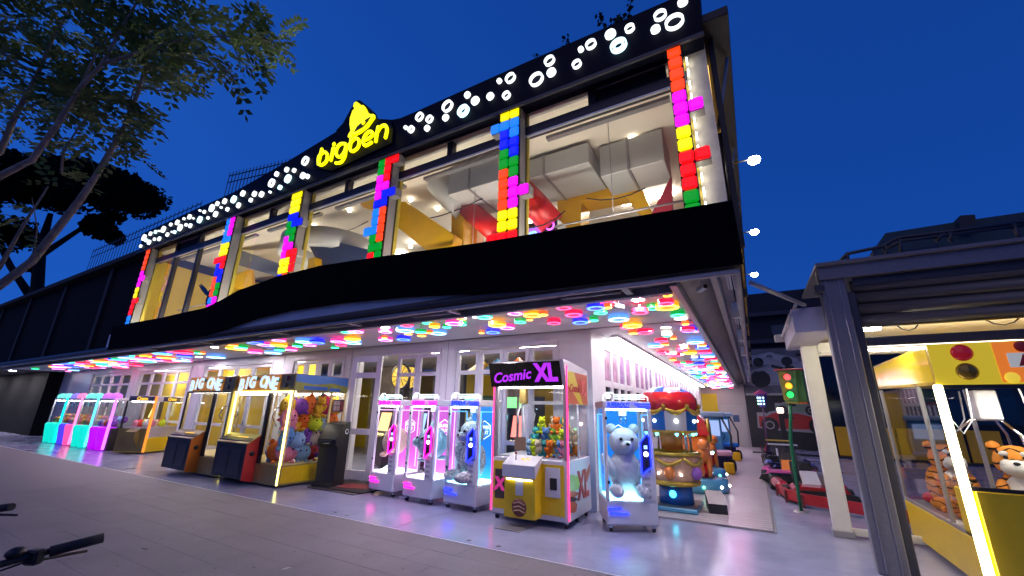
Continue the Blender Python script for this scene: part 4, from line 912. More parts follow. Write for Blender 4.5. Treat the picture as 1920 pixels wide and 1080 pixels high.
    if second:
        # painted landscape on the side header
        MB().box(w+.0005, w+.004, -d+.05, d, 1.95, 2.29).build('side_header', mat('print_sky', (.08, .25, .6), .4), t)
        MB().prism([(-d+.05, 1.95), (d, 1.95), (d, 2.08), (.3, 2.14), (-.2, 2.09), (-d+.05, 2.13)], w+.0045, w+.006, 'X').build('print_meadow', mat('print_meadow', (.3, .35, .06), .5, var=.4, scale=5), t)
        MB().box(w+.007, w+.009, -.45, .15, 1.97, 2.05).build('print_label', mat('print_blue', (.03, .15, .5), .4), t)
        MB().box(w+.007, w+.009, .2, .5, 1.96, 2.03).build('print_label', MATS['print_blue'], t)
        MB().box(w+.002, w+.008, .36, .66, 1.5, 1.78).build('notice_plate', mat('notice_dark', (.1, .06, .07), .4), t)
        for k in range(4): MB().box(w+.009, w+.011, .38+(k % 2)*.09, .46+(k % 2)*.09, 1.53+(k//2)*.12, 1.63+(k//2)*.12).build('notice_field', mat('notice_field', (.4, .3, .3), .4), t)
        for sgn in (-1, 1): MB().tube([(w+.011, .565, 1.64-sgn*.1), (w+.011, .645, 1.64+sgn*.1)], .008, 5).build('notice_cross', mat('cross_red', (.5, .03, .04), .4), t)
    return t
bigone((-11.98, 5.5+.71, 0), 'tall dark crane machine with orange console side, left of the yellow-lit one', False, mat('console_orange', (.75, .2, .02), .35), False)
bigone((-9.72, 5.56+.71, 0), 'tall crane machine with yellow edge lights and red console side, full of plush', True, mat('console_red', (.5, .03, .03), .35), True)
B2 = 'tall crane machine with yellow edge lights'
sx = -9.72+1.1-.24
rows_ = [(1.42, 'top row', ['yellow', 'purple', 'orange', 'yellow', 'hotpink', 'yellow']), (1.08, 'second row', ['pink', 'yellow', 'orange', 'lime', 'lightblue', 'orange']), (.76, 'third row', ['blue', 'lightblue', 'purple', 'cream', 'yellow', 'purple'])]
pos_ = ['nearest the front edge', 'second from the front edge', 'third from the front edge', 'fourth from the front edge', 'fifth from the front edge', 'farthest from the front edge']
kd_ = ['smile', 'round', 'smile', 'bear', 'smile', 'round']
rp2 = random.Random(4)
for ri_, (z, rn, cs) in enumerate(rows_):
    for k, c in enumerate(cs):
        plush(kd_[(k+2*ri_) % 6], c, (sx+rp2.uniform(-.06, .06), 5.72+k*.225+rp2.uniform(-.03, .03), z+rp2.uniform(-.05, .03)), rp2.uniform(.38, .46), R(90)+rp2.uniform(-.7, .5), '%s plush behind the side glass, %s, %s' % (c.replace('hotpink', 'hot pink').replace('lightblue', 'light blue'), rn, pos_[k]), tilt=rp2.uniform(-.35, .35))
for k, (c, x, y, z, s, kd) in enumerate([('orange', -9.2, 5.85, .44, .5, 'round'), ('pink', -8.98, 5.9, .44, .5, 'round'), ('lightblue', -8.93, 6.22, .44, .42, 'round'), ('pink', -9.0, 6.05, .74, .42, 'bear'), ('purple', -8.93, 6.7, .5, .6, 'bear'), ('blue', -9.35, 5.8, .44, .36, 'bear'), ('red', -8.95, 6.45, .44, .4, 'round')]):
    plush(kd, c, (x, y, z), s, R(70), '%s %s plush at the bottom of the yellow-lit crane machine%s' % (c, kd, ', upper of the pair' if z > .7 else ''))
for k, (c, x, y, z) in enumerate([('red', -10.4, 6.7, 1.25), ('red', -9.75, 6.75, 1.2), ('lightblue', -10.1, 6.6, .98), ('blue', -9.2, 6.75, 1.35), ('lightblue', -9.05, 6.8, 1.1), ('yellow', -9.15, 6.5, .9)]):
    plush('smile' if k % 2 else 'round', c, (x, y, z), .5, R(10), '%s plush hanging at the back of the yellow-lit crane machine, %s' % (c, ['far left', 'centre', 'low centre', 'right top', 'right middle', 'right low'][k]))
for k, c in enumerate(('blue', 'lightblue')): plush('bear', c, (-11.3+.22*k, 5.9, .44), .4, R(20), '%s bear plush on the floor of the tall dark crane machine' % c.replace('lightblue', 'light blue'))

# ------------------------------------------------------------------ payment kiosk
k_ = thing('payment_kiosk', 'black payment kiosk with sloped screen in front of the plush filled crane machine', 'kiosk', (-8.05, 6.33, 0), R(12))
MB().prism([(-.2, 0), (-.2, .05), (-.12, .1), (-.12, .78), (-.2, .85), (-.2, .95), (-.02, 1.25), (.2, 1.3), (.2, 0)], -.24, .24, 'X').build('kiosk_body', mat('kiosk_black', (.014, .014, .016), .3), k_)
MB().add([(-.17, -.197, .975), (.17, -.197, .975), (.17, -.045, 1.225), (-.17, -.045, 1.225)], [(0, 1, 2, 3)]).build('screen', glow('kiosk_screen', (.35, .45, .5), .8), k_)
MB().box(-.15, .15, -.24, -.201, .87, .93, .01).build('payment_tray', BLACK, k_)
MB().box(-.07, .07, -.215, -.205, .86, .92).build('card_reader', glow('reader_grey', (.3, .35, .4), .5), k_)
MB().lathe([(.04, 0), (.055, 0), (.055, .006), (.04, .006)], (.242, .1, 1.1), 18, True, axis='X').build('logo_ring', WHITEG, k_)
text('EXCHANGE', .11, mat('kiosk_lettering', (.1, .2, .4), .4, 0, (.1, .25, .6), .4), k_, (.0, 0, 0))
k_.children[-1].location = (.245, .08, .55); k_.children[-1].rotation_euler = (R(90), 0, R(90))

# ------------------------------------------------------------------ twin cranes at far left
def twin(x, cl, cr, post, label):
    t = thing('twin_crane', label, 'crane machine', (x, 6.55, 0), 0, 'small twin crane machines at the far left')
    W = 1.5; w = W/2; d = .4
    MB().box(-w, w, -d+.1, d, .02, .75, .02).build('cabinet', BLACK, t)
    for s, c in ((-1, cl), (1, cr)):
        nm = 'bin_'+'_'.join('%02d' % int(v*99) for v in c)
        MB().lathe([(0, .02), (.17, .02), (.2, .3), (.25, .72), (.22, .78), (0, .78)], (s*.36, -d+.12, 0), 18, mod=lambda a: 1+.05*math.cos(4*a)).build('lower_bin', mat(nm, tuple(v*.5+.02 for v in c), .35, 0, c, .75), t)
        MB().ell((s*.36, -d+.12, 1.83), (.26, .16, .14), 16, 9).build('dome_lamp', mat('dome'+nm, tuple(v*.5+.1 for v in c), .25, 0, tuple(v*.8+.15 for v in c), .9), t)
        MB().box(s*.36-.33, s*.36+.33, -d+.0, -d+.012, .8, 1.68).build('front_glass', MGLASS, t)
        MB().box(s*.36-.05, s*.36+.05, -.05, .05, 1.45, 1.65).build('claw_motor', CHROME, t)
    MB().box(-w, w, -d, d, 1.68, 1.78, .02).build('top_box', WC, t)
    MB().box(-w+.1, w-.1, -d+.05, -d+.1, 1.655, 1.679).build('cabin_light', MATS['cabin_white'], t)
    MB().box(-w, w, d-.02, d, .75, 1.68).build('back_panel', mat('twin_back', (.3, .28, .3), .5, var=.3, scale=5), t)
    nm = 'post_'+'_'.join('%02d' % int(v*99) for v in post)
    PM = glow(nm, post, 1.6)
    MB().box(w-.05, w+.02, -d-.02, -d+.06, .05, 1.78, .02).build('light_post', PM, t)
    MB().box(-w-.0, -w+.05, -d-.0, -d+.05, .75, 1.7, .01).build('corner_post', WC, t)
    MB().box(w-.012, w-.004, -d+.06, d, .75, 1.68).build('side_glass', MGLASS, t)
    for k in range(10):
        pass
    return t
TEAL, PUR, PNK, BLU = (.0, .75, .6), (.5, .0, .9), (1, .1, .4), (.08, .05, .9)
tw = [(-25.4, TEAL, TEAL, (.0, .8, .7), 'twin crane machine with teal bins, leftmost of the row'), (-23.75, BLU, PNK, (1, .2, .45), 'twin crane machine with one blue and one pink bin'),
      (-22.1, TEAL, TEAL, (.1, .65, .9), 'twin crane machine with teal bins beside the purple one'), (-20.45, PUR, PUR, (.65, .15, 1), 'twin crane machine with purple bins and purple post')]
for i, a in enumerate(tw):
    twin(*a)
    for k in range(14):
        c = random.choice(['orange', 'cream', 'brown', 'yellow', 'pink']) if i < 3 else random.choice(['lightblue', 'white', 'purple', 'orange'])
        wh = ['the leftmost teal twin crane', 'the blue and pink twin crane', 'the teal twin crane beside the purple one', 'the purple twin crane'][i]
        plush('round', c, (a[0]-.62+.2*(k % 7), 6.35+.25*(k//7), .8+.12*(k//7)), .24, random.uniform(-1, 1), 'tiny %s plush heaped inside %s' % (c.replace('lightblue', 'light blue'), wh), '%s plush inside %s' % (c, wh))
# small yellow crane
W, D = 1.0, 1.35; w = W/2; d = D/2
t = thing('crane_machine', 'small crane machine with orange corner post and yellow side, beside the purple twin crane', 'crane machine', (-18.55, 7.05-.1, 0), R(30))
MB().box(-w, w, -d, d, .05, .5, .01).build('base_cabinet', YM, t)
MB().box(-w, w, -d-.006, -d-.001, .08, .8).build('front_panel', mat('machine_olive', (.2, .15, .05), .35, .2), t)
MB().prism([(-d-.2, .5), (-d-.2, .7), (-d, .8), (-d, .2)], -.1, .25, 'X').build('control_box', MATS['machine_olive'], t)
MB().box(w-.06, w+.01, -d-.01, -d+.05, .05, 1.85, .01).build('corner_post', glow('post_orange', (1, .3, .02), .8), t)
MB().box(-w, -w+.05, -d, -d+.05, .5, 1.7, .01).build('corner_post', BLACK, t)
MB().box(-w, w, -d+.06, d, 1.68, 1.86, .01).build('header_box', WC, t)
MB().box(-w+.04, w-.08, -d+.04, -d+.055, 1.69, 1.85).build('header_print', mat('header_navy', (.06, .06, .12), .4), t)
text('Crane', .15, glow('crane_letters', (1, .6, .05), .8), t, (-.02, -d+.035, 1.77), shear=.2, off=.006)
me = text_mesh('Crane', .15, shear=.2, off=.006); me.materials.clear(); me.materials.append(MATS['crane_letters']); obj('lettering', me, t, (w+.006, .0, 1.77), R(90))
MB().box(w+.0005, w+.004, -d+.3, d-.3, 1.69, 1.85).build('side_header', MATS['header_navy'], t)
MB().box(-w+.05, w-.06, -d+.01, -d+.02, .8, 1.68).build('front_glass', MGLASS, t)
MB().box(w-.02, w-.012, -d+.05, d, .5, 1.68).build('side_glass', MGLASS, t)
MB().box(w-.05, w-.03, -d+.06, d-.05, .5, .85).build('confetti_panel', mat('confetti', (.6, .52, .52), .6, var=.5, scale=60), t)
MB().box(-w+.05, w-.08, -d+.08, d, .5, .84).build('play_floor', WC, t)
MB().box(-w+.1, w-.1, -d+.1, -d+.16, 1.65, 1.679).build('cabin_light', MATS['cabin_white'], t)
for k, c in enumerate(['pink', 'red', 'lime', 'white', 'pink', 'green', 'yellow', 'cream', 'red', 'lime']):
    p = Matrix.Rotation(R(30), 3, 'Z') @ Vector((-.25+.12*(k % 5), -.35+.5*(k//5)+.05*(k % 3), .84)); p += Vector((-18.55, 6.95, 0))
    plush('round', c, p, .26, k, '%s ball plush inside the small crane machine with orange post' % c, '%s plush inside the small orange post crane' % c)

# ------------------------------------------------------------------ things inside the ground floor room
for (px, py, Y, r, lab) in ((752, 706, 9.2, .34, 'golden prize wheel seen through the open doorway'), (771, 708, 9.8, .32, 'dim golden prize wheel behind the window beside the doorway')):
    c = aY(px, py, Y); o = thing('prize_spinner', lab, 'prize game', (c.x, c.y, 0))
    MB().lathe([(0, -.03), (r, -.03), (r, .03), (0, .03)], (0, 0, c.z), 28, axis='Y').build('wheel_disc', mat('wheel_gold', (.5, .35, .05), .3, 0, (1, .65, .08), .7), o)
    MB().lathe([(r, -.05), (r*1.1, -.05), (r*1.1, .03), (r, .03)], (0, 0, c.z), 28, True, axis='Y').build('wheel_rim', BLACK, o)
    for k in range(12):
        a = R(30*k); MB().tube([(.08*math.cos(a), -.035, c.z+.08*math.sin(a)), (r*.95*math.cos(a), -.035, c.z+r*.95*math.sin(a))], .012, 5).build('wheel_spoke', mat('spoke_brown', (.2, .1, .02), .4), o)
    MB().box(-.12, .12, .03, .3, 0, c.z, .02).build('wheel_stand', BLACK, o)
cabs = [(735, 745, 9.4, (.9, .5, .2)), (800, 735, 10.2, (.3, .5, .9)), (905, 745, 9.2, (1, .6, .15)), (945, 730, 10.5, (.2, .7, .9)), (985, 740, 9.6, (1, .25, .2)), (585, 700, 10, (.9, .8, .5)), (620, 705, 10.5, (.4, .6, 1)), (300, 740, 9.5, (1, .8, .3)), (215, 745, 9.5, (.9, .9, .8))]
nm_ = ['behind the open doorway', 'behind the narrow window right of the doorway', 'behind the left pane of the wide window', 'behind the middle of the wide window', 'behind the right pane of the wide window', 'behind the window above the plush machine, left', 'behind the window above the plush machine, right', 'behind the window above the small yellow crane', 'behind the window above the twin cranes']
for (px, py, Y, c3), w_ in zip(cabs, nm_):
    c = aY(px, py, Y); o = thing('arcade_cabinet', 'dark arcade cabinet with lit screen '+w_, 'arcade machine', (c.x, c.y, 0), R(-15), 'arcade cabinets inside the ground floor')
    MB().prism([(-.35, 0), (-.35, .8), (-.2, .95), (-.1, 1.5), (-.3, 1.65), (-.3, 1.95), (.35, 1.95), (.35, 0)], -.36, .36, 'X').build('cabinet', BLACK, o)
    MB().add([(-.3, -.21, .97), (.3, -.21, .97), (.3, -.115, 1.48), (-.3, -.115, 1.48)], [(0, 1, 2, 3)]).build('screen', glow('cab_%d%d%d' % tuple(int(v*9) for v in c3), c3, 1.6), o)
    MB().box(-.34, .34, -.312, -.301, 1.67, 1.93).build('marquee', glow('mar_%d%d%d' % tuple(int(v*9) for v in c3), tuple(c3[i-1] for i in range(3)), 1.4), o)
    for k in range(4): MB().ell((-.2+.13*k, -.3, .88), .03, 8, 6).build('button', glow('cab_btn', (1, .7, .2), 3), o)
for (px, py, c3, n_) in ((903, 683, (.75, .45, .03), 'yellow'), (932, 682, (.05, .2, .4), 'blue'), (972, 680, (.8, .2, .03), 'orange'), (996, 680, (.8, .05, .12), 'red')):
    c = aY(px, py, 8.6); o = thing('pennant_tent', '%s pointed tent canopy behind the upper panes of the wide window' % n_, 'tent', (c.x, c.y, 0))
    MB().lathe([(.45, c.z-.25), (.2, c.z-.05), (.02, c.z+.12)], (0, 0, 0), 8, sm=False).build('canopy', mat('tent_'+n_, c3, .6), o)
    MB().tube([(0, 0, 0), (0, 0, c.z+.1)], .03, 8).build('pole', GREY, o)
# ------------------------------------------------------------------ balloon kiddie ride
cr = thing('balloon_ride', 'balloon shaped kiddie ride with red and gold canopy beside the blue prize machine', 'kiddie ride', (-1.4, 8.42, .03)); cr.scale = (.93, .93, 1)
GOLD = mat('gold_paint', (.55, .36, .05), .25, .4); RIDEB = mat('ride_blue', (.02, .12, .45), .2, coat=.5); RIDEW = mat('ride_white', (.7, .68, .7), .2, coat=.5)
RIDER = mat('ride_red', (.55, .015, .02), .18, coat=.5); RIDEP = mat('ride_pink', (.7, .4, .5), .2, coat=.5); RIDEC = mat('ride_lightblue', (.1, .35, .55), .25, coat=.4); RIDEO = mat('ride_orange', (.75, .2, .03), .2, coat=.5)
MB().box(-.5, .42, -.5, .45, .0, .07, .015).build('floor_plate', RIDEC, cr); MB().box(-.48, .4, -.48, .43, .071, .08).build('floor_tread', mat('tread_dark', (.06, .06, .08), .4), cr)
MB().lathe([(0, .08), (.32, .08), (.3, .38), (0, .38)], n=28).build('pedestal', RIDEB, cr)
MB().lathe([(.0, .38), (.44, .38), (.47, .4), (.47, .44), (.42, .46), (.0, .46)], n=32).build('lower_rim', GOLD, cr)
MB().lathe([(.42, .46), (.47, .6), (.5, .78), (.48, .86), (.42, .86)], n=36, mod=lambda a: 1+.015*math.cos(18*a)).build('basket', mat('basket_pinkgold', (.55, .3, .2), .25, var=.3, scale=14, coat=.4), cr)
MB().lathe([(.44, .86), (.51, .87), (.51, .92), (.44, .93)], n=32, closed=True).build('basket_rim', GOLD, cr)
for k in range(6):
    a0 = R(60*k); q = []
    for i in range(7):
        a = a0+R(60)*i/6; z = .84-.11*math.sin(math.pi*i/6); q.append((.51*math.cos(a), .51*math.sin(a), z))
    MB().tube(q, [.018+.022*math.sin(math.pi*i/6) for i in range(7)], 7).build('gold_swag', GOLD, cr)
    a = a0+R(30)
    MB().ell((.5*math.cos(a), .5*math.sin(a), .6), (.1, .1, .11), 12, 8).build('basket_boss', mat('boss_violet', (.3, .1, .45), .2, coat=.5) if k % 2 else RIDEO, cr)
for k in range(4):
    a = R(45+90*k); MB().tube([(.44*math.cos(a), .44*math.sin(a), .92), (.44*math.cos(a), .44*math.sin(a), 1.36)], .025, 8).build('pole', CHROME, cr)
MB().lathe([(0, .93), (.2, .95), (.22, 1.3), (0, 1.3)], n=18).build('seat_core', RIDEO, cr)
# canopy: eight skirt panels, eight balloon gores
for k in range(8):
    a0, a1 = R(45*k), R(45*(k+1)); m = RIDEB if k % 2 else RIDEW; v = []; f = []
    for i in range(7):
        a = a0+(a1-a0)*i/6
        for r, z in ((.5, 1.28), (.5, 1.3), (.52, 1.62)): v.append((r*math.cos(a), r*math.sin(a), z))
    for i in range(6):
        for j in range(2): f.append((i*3+j, (i+1)*3+j, (i+1)*3+j+1, i*3+j+1))
    MB().add(v, f, True).build('skirt_panel', m, cr)
    v = []; f = []; prof = [(.5, 1.62), (.545, 1.72), (.53, 1.84), (.45, 1.95), (.3, 2.03), (.12, 2.07), (0.01, 2.08)]
    for i in range(7):
        t_ = i/6; a = a0+(a1-a0)*t_; bu = 1+.035*math.sin(math.pi*t_)
        for r, z in prof: v.append((r*bu*math.cos(a), r*bu*math.sin(a), z))
    f2 = []
    for i in range(6):
        for j in range(6): (f if j < 3 else f2).append((i*7+j, (i+1)*7+j, (i+1)*7+j+1, i*7+j+1))
    for nm_g, ff_, mg in (('balloon_gore', f, RIDER), ('balloon_top', f2, RIDEB if k % 2 else RIDEP)):
        us_ = sorted({i for q in ff_ for i in q}); ix = {o_: n_ for n_, o_ in enumerate(us_)}
        MB().add([v[i] for i in us_], [tuple(ix[i] for i in q) for q in ff_], True).build(nm_g, mg, cr)
    q = []
    for i in range(7):
        a = a0+(a1-a0)*i/6; q.append((.55*math.cos(a), .55*math.sin(a), 1.68-.09*math.sin(math.pi*i/6)))
    MB().tube(q, [.015+.03*math.sin(math.pi*i/6) for i in range(7)], 7).build('gold_drape', GOLD, cr)
    MB().ell((.565*math.cos(a0), .565*math.sin(a0), 1.7), .04, 10, 7).build('gold_rosette', GOLD, cr)
    a = (a0+a1)/2
    MB().ell((.52*math.cos(a), .52*math.sin(a), 1.45), .028, 10, 7).build('bulb', glow('bulb_white', (1, 1, .95), 9), cr)
    MB().ell((.47*math.cos(a), .47*math.sin(a), 1.23), .032, 10, 7).build('bulb', glow('bulb_green', (.1, 1, .4), 6) if k % 2 else glow('bulb_cyan', (.1, .6, 1), 6), cr)
    MB().ell((.515*math.cos(a), .515*math.sin(a), .58), .022, 8, 6).build('bulb', MATS['bulb_white'], cr)
MB().lathe([(.44, 1.24), (.51, 1.25), (.51, 1.29), (.44, 1.3)], n=32, closed=True).build('canopy_rim', GOLD, cr)
MB().ell((0, -.33, .25), (.06, .04, .06), 12, 8).build('cyan_lamp', glow('lamp_cyan', (.05, .7, .9), 4), cr)
rp = thing('ride_step', 'black step with pale top beside the balloon ride', 'step', (-.78, 8.55, .03), R(10))
MB().prism([(-.3, 0), (.3, 0), (.3, .26), (-.3, .14)], -.14, .14, 'X').build('step_body', BLACK, rp)
MB().add([(-.14, -.3, .144), (.14, -.3, .144), (.14, .3, .264), (-.14, .3, .264)], [(0, 1, 2, 3)]).build('step_top', mat('step_top', (.4, .36, .36), .5), rp)
# teapot shaped orange ride on a turquoise disc
tr = thing('carousel_ride', 'orange and red carousel ride on a turquoise disc behind the balloon ride', 'kiddie ride', (-1.3, 10.6, .03))
MB().lathe([(0, 0), (.62, 0), (.64, .05), (.62, .24), (.5, .27), (0, .27)], n=32).build('disc_base', RIDEC, tr)
for k in range(10):
    a = R(36*k); MB().ell((.635*math.cos(a), .635*math.sin(a), .13), .028, 8, 6).build('bulb', MATS['bulb_green'] if k % 3 else MATS['bulb_white'], tr)
MB().box(-.2, .34, -.3, .3, .27, .55, .08).build('seat_box', RIDER, tr)
MB().ell((.22, -.25, .75), (.13, .2, .17), 14, 9).build('animal_body', RIDEO, tr); MB().ell((.24, -.4, .95), (.11, .12, .12), 12, 8).build('animal_head', RIDEO, tr)
for s in (-1, 1): MB().tube([(.24+s*.07, -.3, .7), (.24+s*.08, -.33, .3)], [.05, .04], 8).build('animal_leg', RIDEO, tr)
MB().box(-.25, .3, .0, .5, .55, 1.15, .08).build('house_body', RIDEO, tr)
MB().prism([(-.3, 1.12), (.36, 1.12), (.28, 1.45), (.05, 1.66), (-.2, 1.45)], -.05, .5, 'Y').build('house_roof', RIDER, tr)
MB().tube([(.33, .0, 1.0), (.33, .02, 1.32), (.33, .22, 1.45), (.33, .42, 1.32), (.33, .45, 1.0), (.33, .0, 1.0)], .035, 8).build('window_arch', GOLD, tr)
MB().box(.3, .31, .05, .4, 1.0, 1.35).build('window_pane', RIDEC, tr)
MB().lathe([(0, .0), (.05, 0), (.05, .02), (0, .02)], (-.0, -.06, 1.28), 14, axis='Y').build('lamp', MATS['bulb_white'], tr)
for k in range(3): MB().ell((.36, .1+.1*k, .75), .03, 8, 6).build('bulb', [MATS['bulb_white'], MATS['bulb_green'], MATS['bulb_cyan']][k], tr)
tr2 = dup(tr, (-1.45, 12.5, .03), R(35), 'second orange and red carousel ride, farther down the passage')
# two arcade car cabinets further down
for k, (x, y, lab, cc) in enumerate(((-1.25, 14.3, 'blue and pink arcade driving cabinet in the passage, nearer of two', RIDEP), (-1.2, 18.2, 'dark blue arcade driving cabinet in the passage, farther of two', RIDEB))):
    a_ = thing('driving_cabinet', lab, 'arcade machine', (x, y, .03), R(20), 'driving cabinets in the passage')
    MB().box(-.4, .4, -.2, .5, 0, .5, .05).build('seat_base', mat('cab_navy', (.03, .03, .12), .3), a_)
    MB().box(-.4, .4, -.6, -.1, .45, .6, .05).build('seat_cushion', cc, a_)
    MB().box(-.42, .42, .2, .7, .5, 1.55, .06).build('screen_tower', RIDEC, a_)
    MB().box(-.34, .34, .19, .199, .95, 1.4).build('screen', glow('drive_screen_%d' % k, (.25, .35, .6), 1.0), a_)
    MB().box(-.5, .5, .05, .7, 1.5, 1.66, .04).build('roof_sign', mat('cab_roof', (.25, .4, .5), .3), a_)
    MB().lathe([(.12, 0), (.15, 0), (.15, .03), (.12, .03)], (0, .1, .8), 18, True, axis='Y').build('steering_wheel', BLACK, a_)
    for s in (-1, 1):
        MB().lathe([(0, -.06), (.16, -.06), (.18, 0), (.16, .06), (0, .06)], (s*.43, -.3, .18), 18, axis='X').build('wheel', RUBBER, a_)
        MB().tube([(s*.4, -.5, .5), (s*.42, -.5, 1.0), (s*.42, .2, 1.5)], .03, 8).build('frame_bar', BLACK, a_)
    MB().box(.1, .35, -.75, -.6, 0, .3, .03).build('yellow_foot', YEL, a_)

# ------------------------------------------------------------------ kart track: barrier, traffic light, lamp post, karts
br = thing('track_barrier', 'low curved red kart track barrier', 'barrier', (.4, 12, 0))
REDB = mat('barrier_red', (.35, .012, .02), .4, var=.15, scale=5)
path = [(.3, 25.4), (.2, 22), (.12, 18), (.12, 14.5), (.18, 12.2), (.24, 11.0), (.36, 10.25), (.6, 9.85), (1.0, 9.62), (1.8, 9.2), (2.8, 8.9)]
v = []; f = []
for i, (x, y) in enumerate(path):
    a = Vector(path[max(i-1, 0)]); c = Vector(path[min(i+1, len(path)-1)]); dd_ = (c-a).normalized(); nx, ny = -dd_.y*.02, dd_.x*.02
    v += [(x-nx, y-ny, .06), (x-nx, y-ny, .24), (x+nx, y+ny, .24), (x+nx, y+ny, .06)]
for i in range(len(path)-1):
    for j in range(4): f.append((i*4+j, i*4+(j+1) % 4, (i+1)*4+(j+1) % 4, (i+1)*4+j))
f += [(0, 1, 2, 3), tuple(len(v)-4+i for i in (3, 2, 1, 0))]
wbuild(MB().add(v, f), 'rail_band', REDB, br)
for i, (x, y) in enumerate(path[1:-1]): wbuild(MB().box(x-.06, x-.02, y-.03, y+.03, 0, .22, .005), 'rail_post', mat('barrier_dark', (.12, .01, .015), .6), br)
for y in (13.2, 16, 20, 24): wbuild(MB().box(.05, .09, y-.03, y+.03, 0, .22), 'rail_post', MATS['barrier_dark'], br)
tl = thing('traffic_light', 'toy traffic light with red, amber and green lamps on a green pole', 'traffic light', (.49, 9.44, 0))
TGR = mat('pole_green', (.01, .14, .06), .3, .2, var=.2, scale=20); THD = mat('head_olive', (.3, .26, .03), .35); THG = mat('head_green', (.08, .22, .07), .35)
MB().tube([(0, 0, 0), (.0, 0, .6), (.02, 0, 1.2), (.08, 0, 1.6), (.12, 0, 1.95)], .03, 12).build('pole', TGR, tl); MB().lathe([(0, .02), (.1, .02), (.12, 0)], n=16).build('pole_base', mat('steel_plate', (.3, .28, .28), .4, .5), tl)
for rz, s in ((-12, 1), (100, 1)):
    o = bpy.data.objects.new('signal_head', None); COL.objects.link(o); o.parent = tl; o.location = (.14, 0, 1.86); o.rotation_euler = (0, 0, R(rz))
    bpy.data.objects.remove(o)
hd_ = MB(); hd_.prism([(-.1, 1.86), (.1, 1.86), (.14, 2.42), (-.14, 2.42)], -.1, .1, 'Y'); ho = obj('signal_head', hd_.mesh('signal_head', THG), tl, (.14, 0, 0), R(-10))
MB().box(-.19, .19, -.15, .15, 2.42, 2.45, .008).build('head_roof', RIDER, ho); MB().box(-.1, .1, -.1, .1, 1.82, 1.859, .01).build('head_foot', THD, ho)
MB().prism([(-.11, 1.88), (-.02, 1.88), (-.02, 2.4), (-.135, 2.4)], -.105, -.1005, 'Y').build('head_face', THD, ho)
for z, c, n_ in ((2.3, (1, .08, .08), 'red'), (2.14, (1, .4, .02), 'amber'), (1.98, (.02, .7, .12), 'green')):
    q = MB().lathe([(0, -.014), (.052, -.01), (.058, 0), (.058, .02)], (.0, -.1, z), 18, axis='Y').build('signal_lamp', glow('signal_'+n_, c, 1.6), ho)
    hv = MB(); n = 9; vv = []; ff = []
    for i in range(n):
        a = R(-10+200*i/(n-1)); 
        for yy in (-.1, -.2+.04*abs(i-4)/4): vv.append((.068*math.cos(a), yy, z+.068*math.sin(a)))
    for i in range(n-1): ff.append((2*i, 2*i+1, 2*i+3, 2*i+2))
    hv.add(vv, ff).build('lamp_hood', THG, ho)
h2 = obj('signal_head', hd_.mesh('signal_head', THG), tl, (.3, .12, 0), R(75)); MB().box(-.19, .19, -.15, .15, 2.42, 2.45, .008).build('head_roof', RIDER, h2); MB().box(-.1, .1, -.1, .1, 1.82, 1.859, .01).build('head_foot', RIDEO, h2)
lp = thing('lamp_post', 'thin purple lamp post with dotted lantern at the track edge', 'lamp post', (.28, 21.5, 0))
MB().tube([(0, 0, 0), (.06, 0, 2.0)], .03, 8).build('pole', mat('pole_purple', (.12, .03, .12), .4), lp)
MB().lathe([(.12, 1.95), (.22, 2.5), (0, 2.5)], (.06, 0, 0), 6, sm=False).build('lantern', mat('lantern_violet', (.12, .05, .3), .3), lp); MB().lathe([(.34, 2.5), (.0, 2.72)], (.06, 0, 0), 6, sm=False).build('lantern_roof', mat('lantern_pink', (.7, .12, .25), .4), lp)
for k in range(9): MB().ell((.06+.17*math.cos(R(-150+40*(k % 3))), -.17, 2.08+.13*(k//3)), .035, 8, 6).build('bulb', glow('bulb_dot', (.4, 1, .8), 3), lp)
p2 = thing('path_light', 'short post light with bright top before the mural', 'lamp', (1.0, 22.5, 0))
MB().box(-.1, .1, -.1, .1, 0, 1.7, .01).build('post', BLACK, p2); MB().box(-.12, .12, -.12, .12, 1.72, 1.95, .02).build('lamp_head', glow('path_lamp', (1, .8, .6), 3), p2)
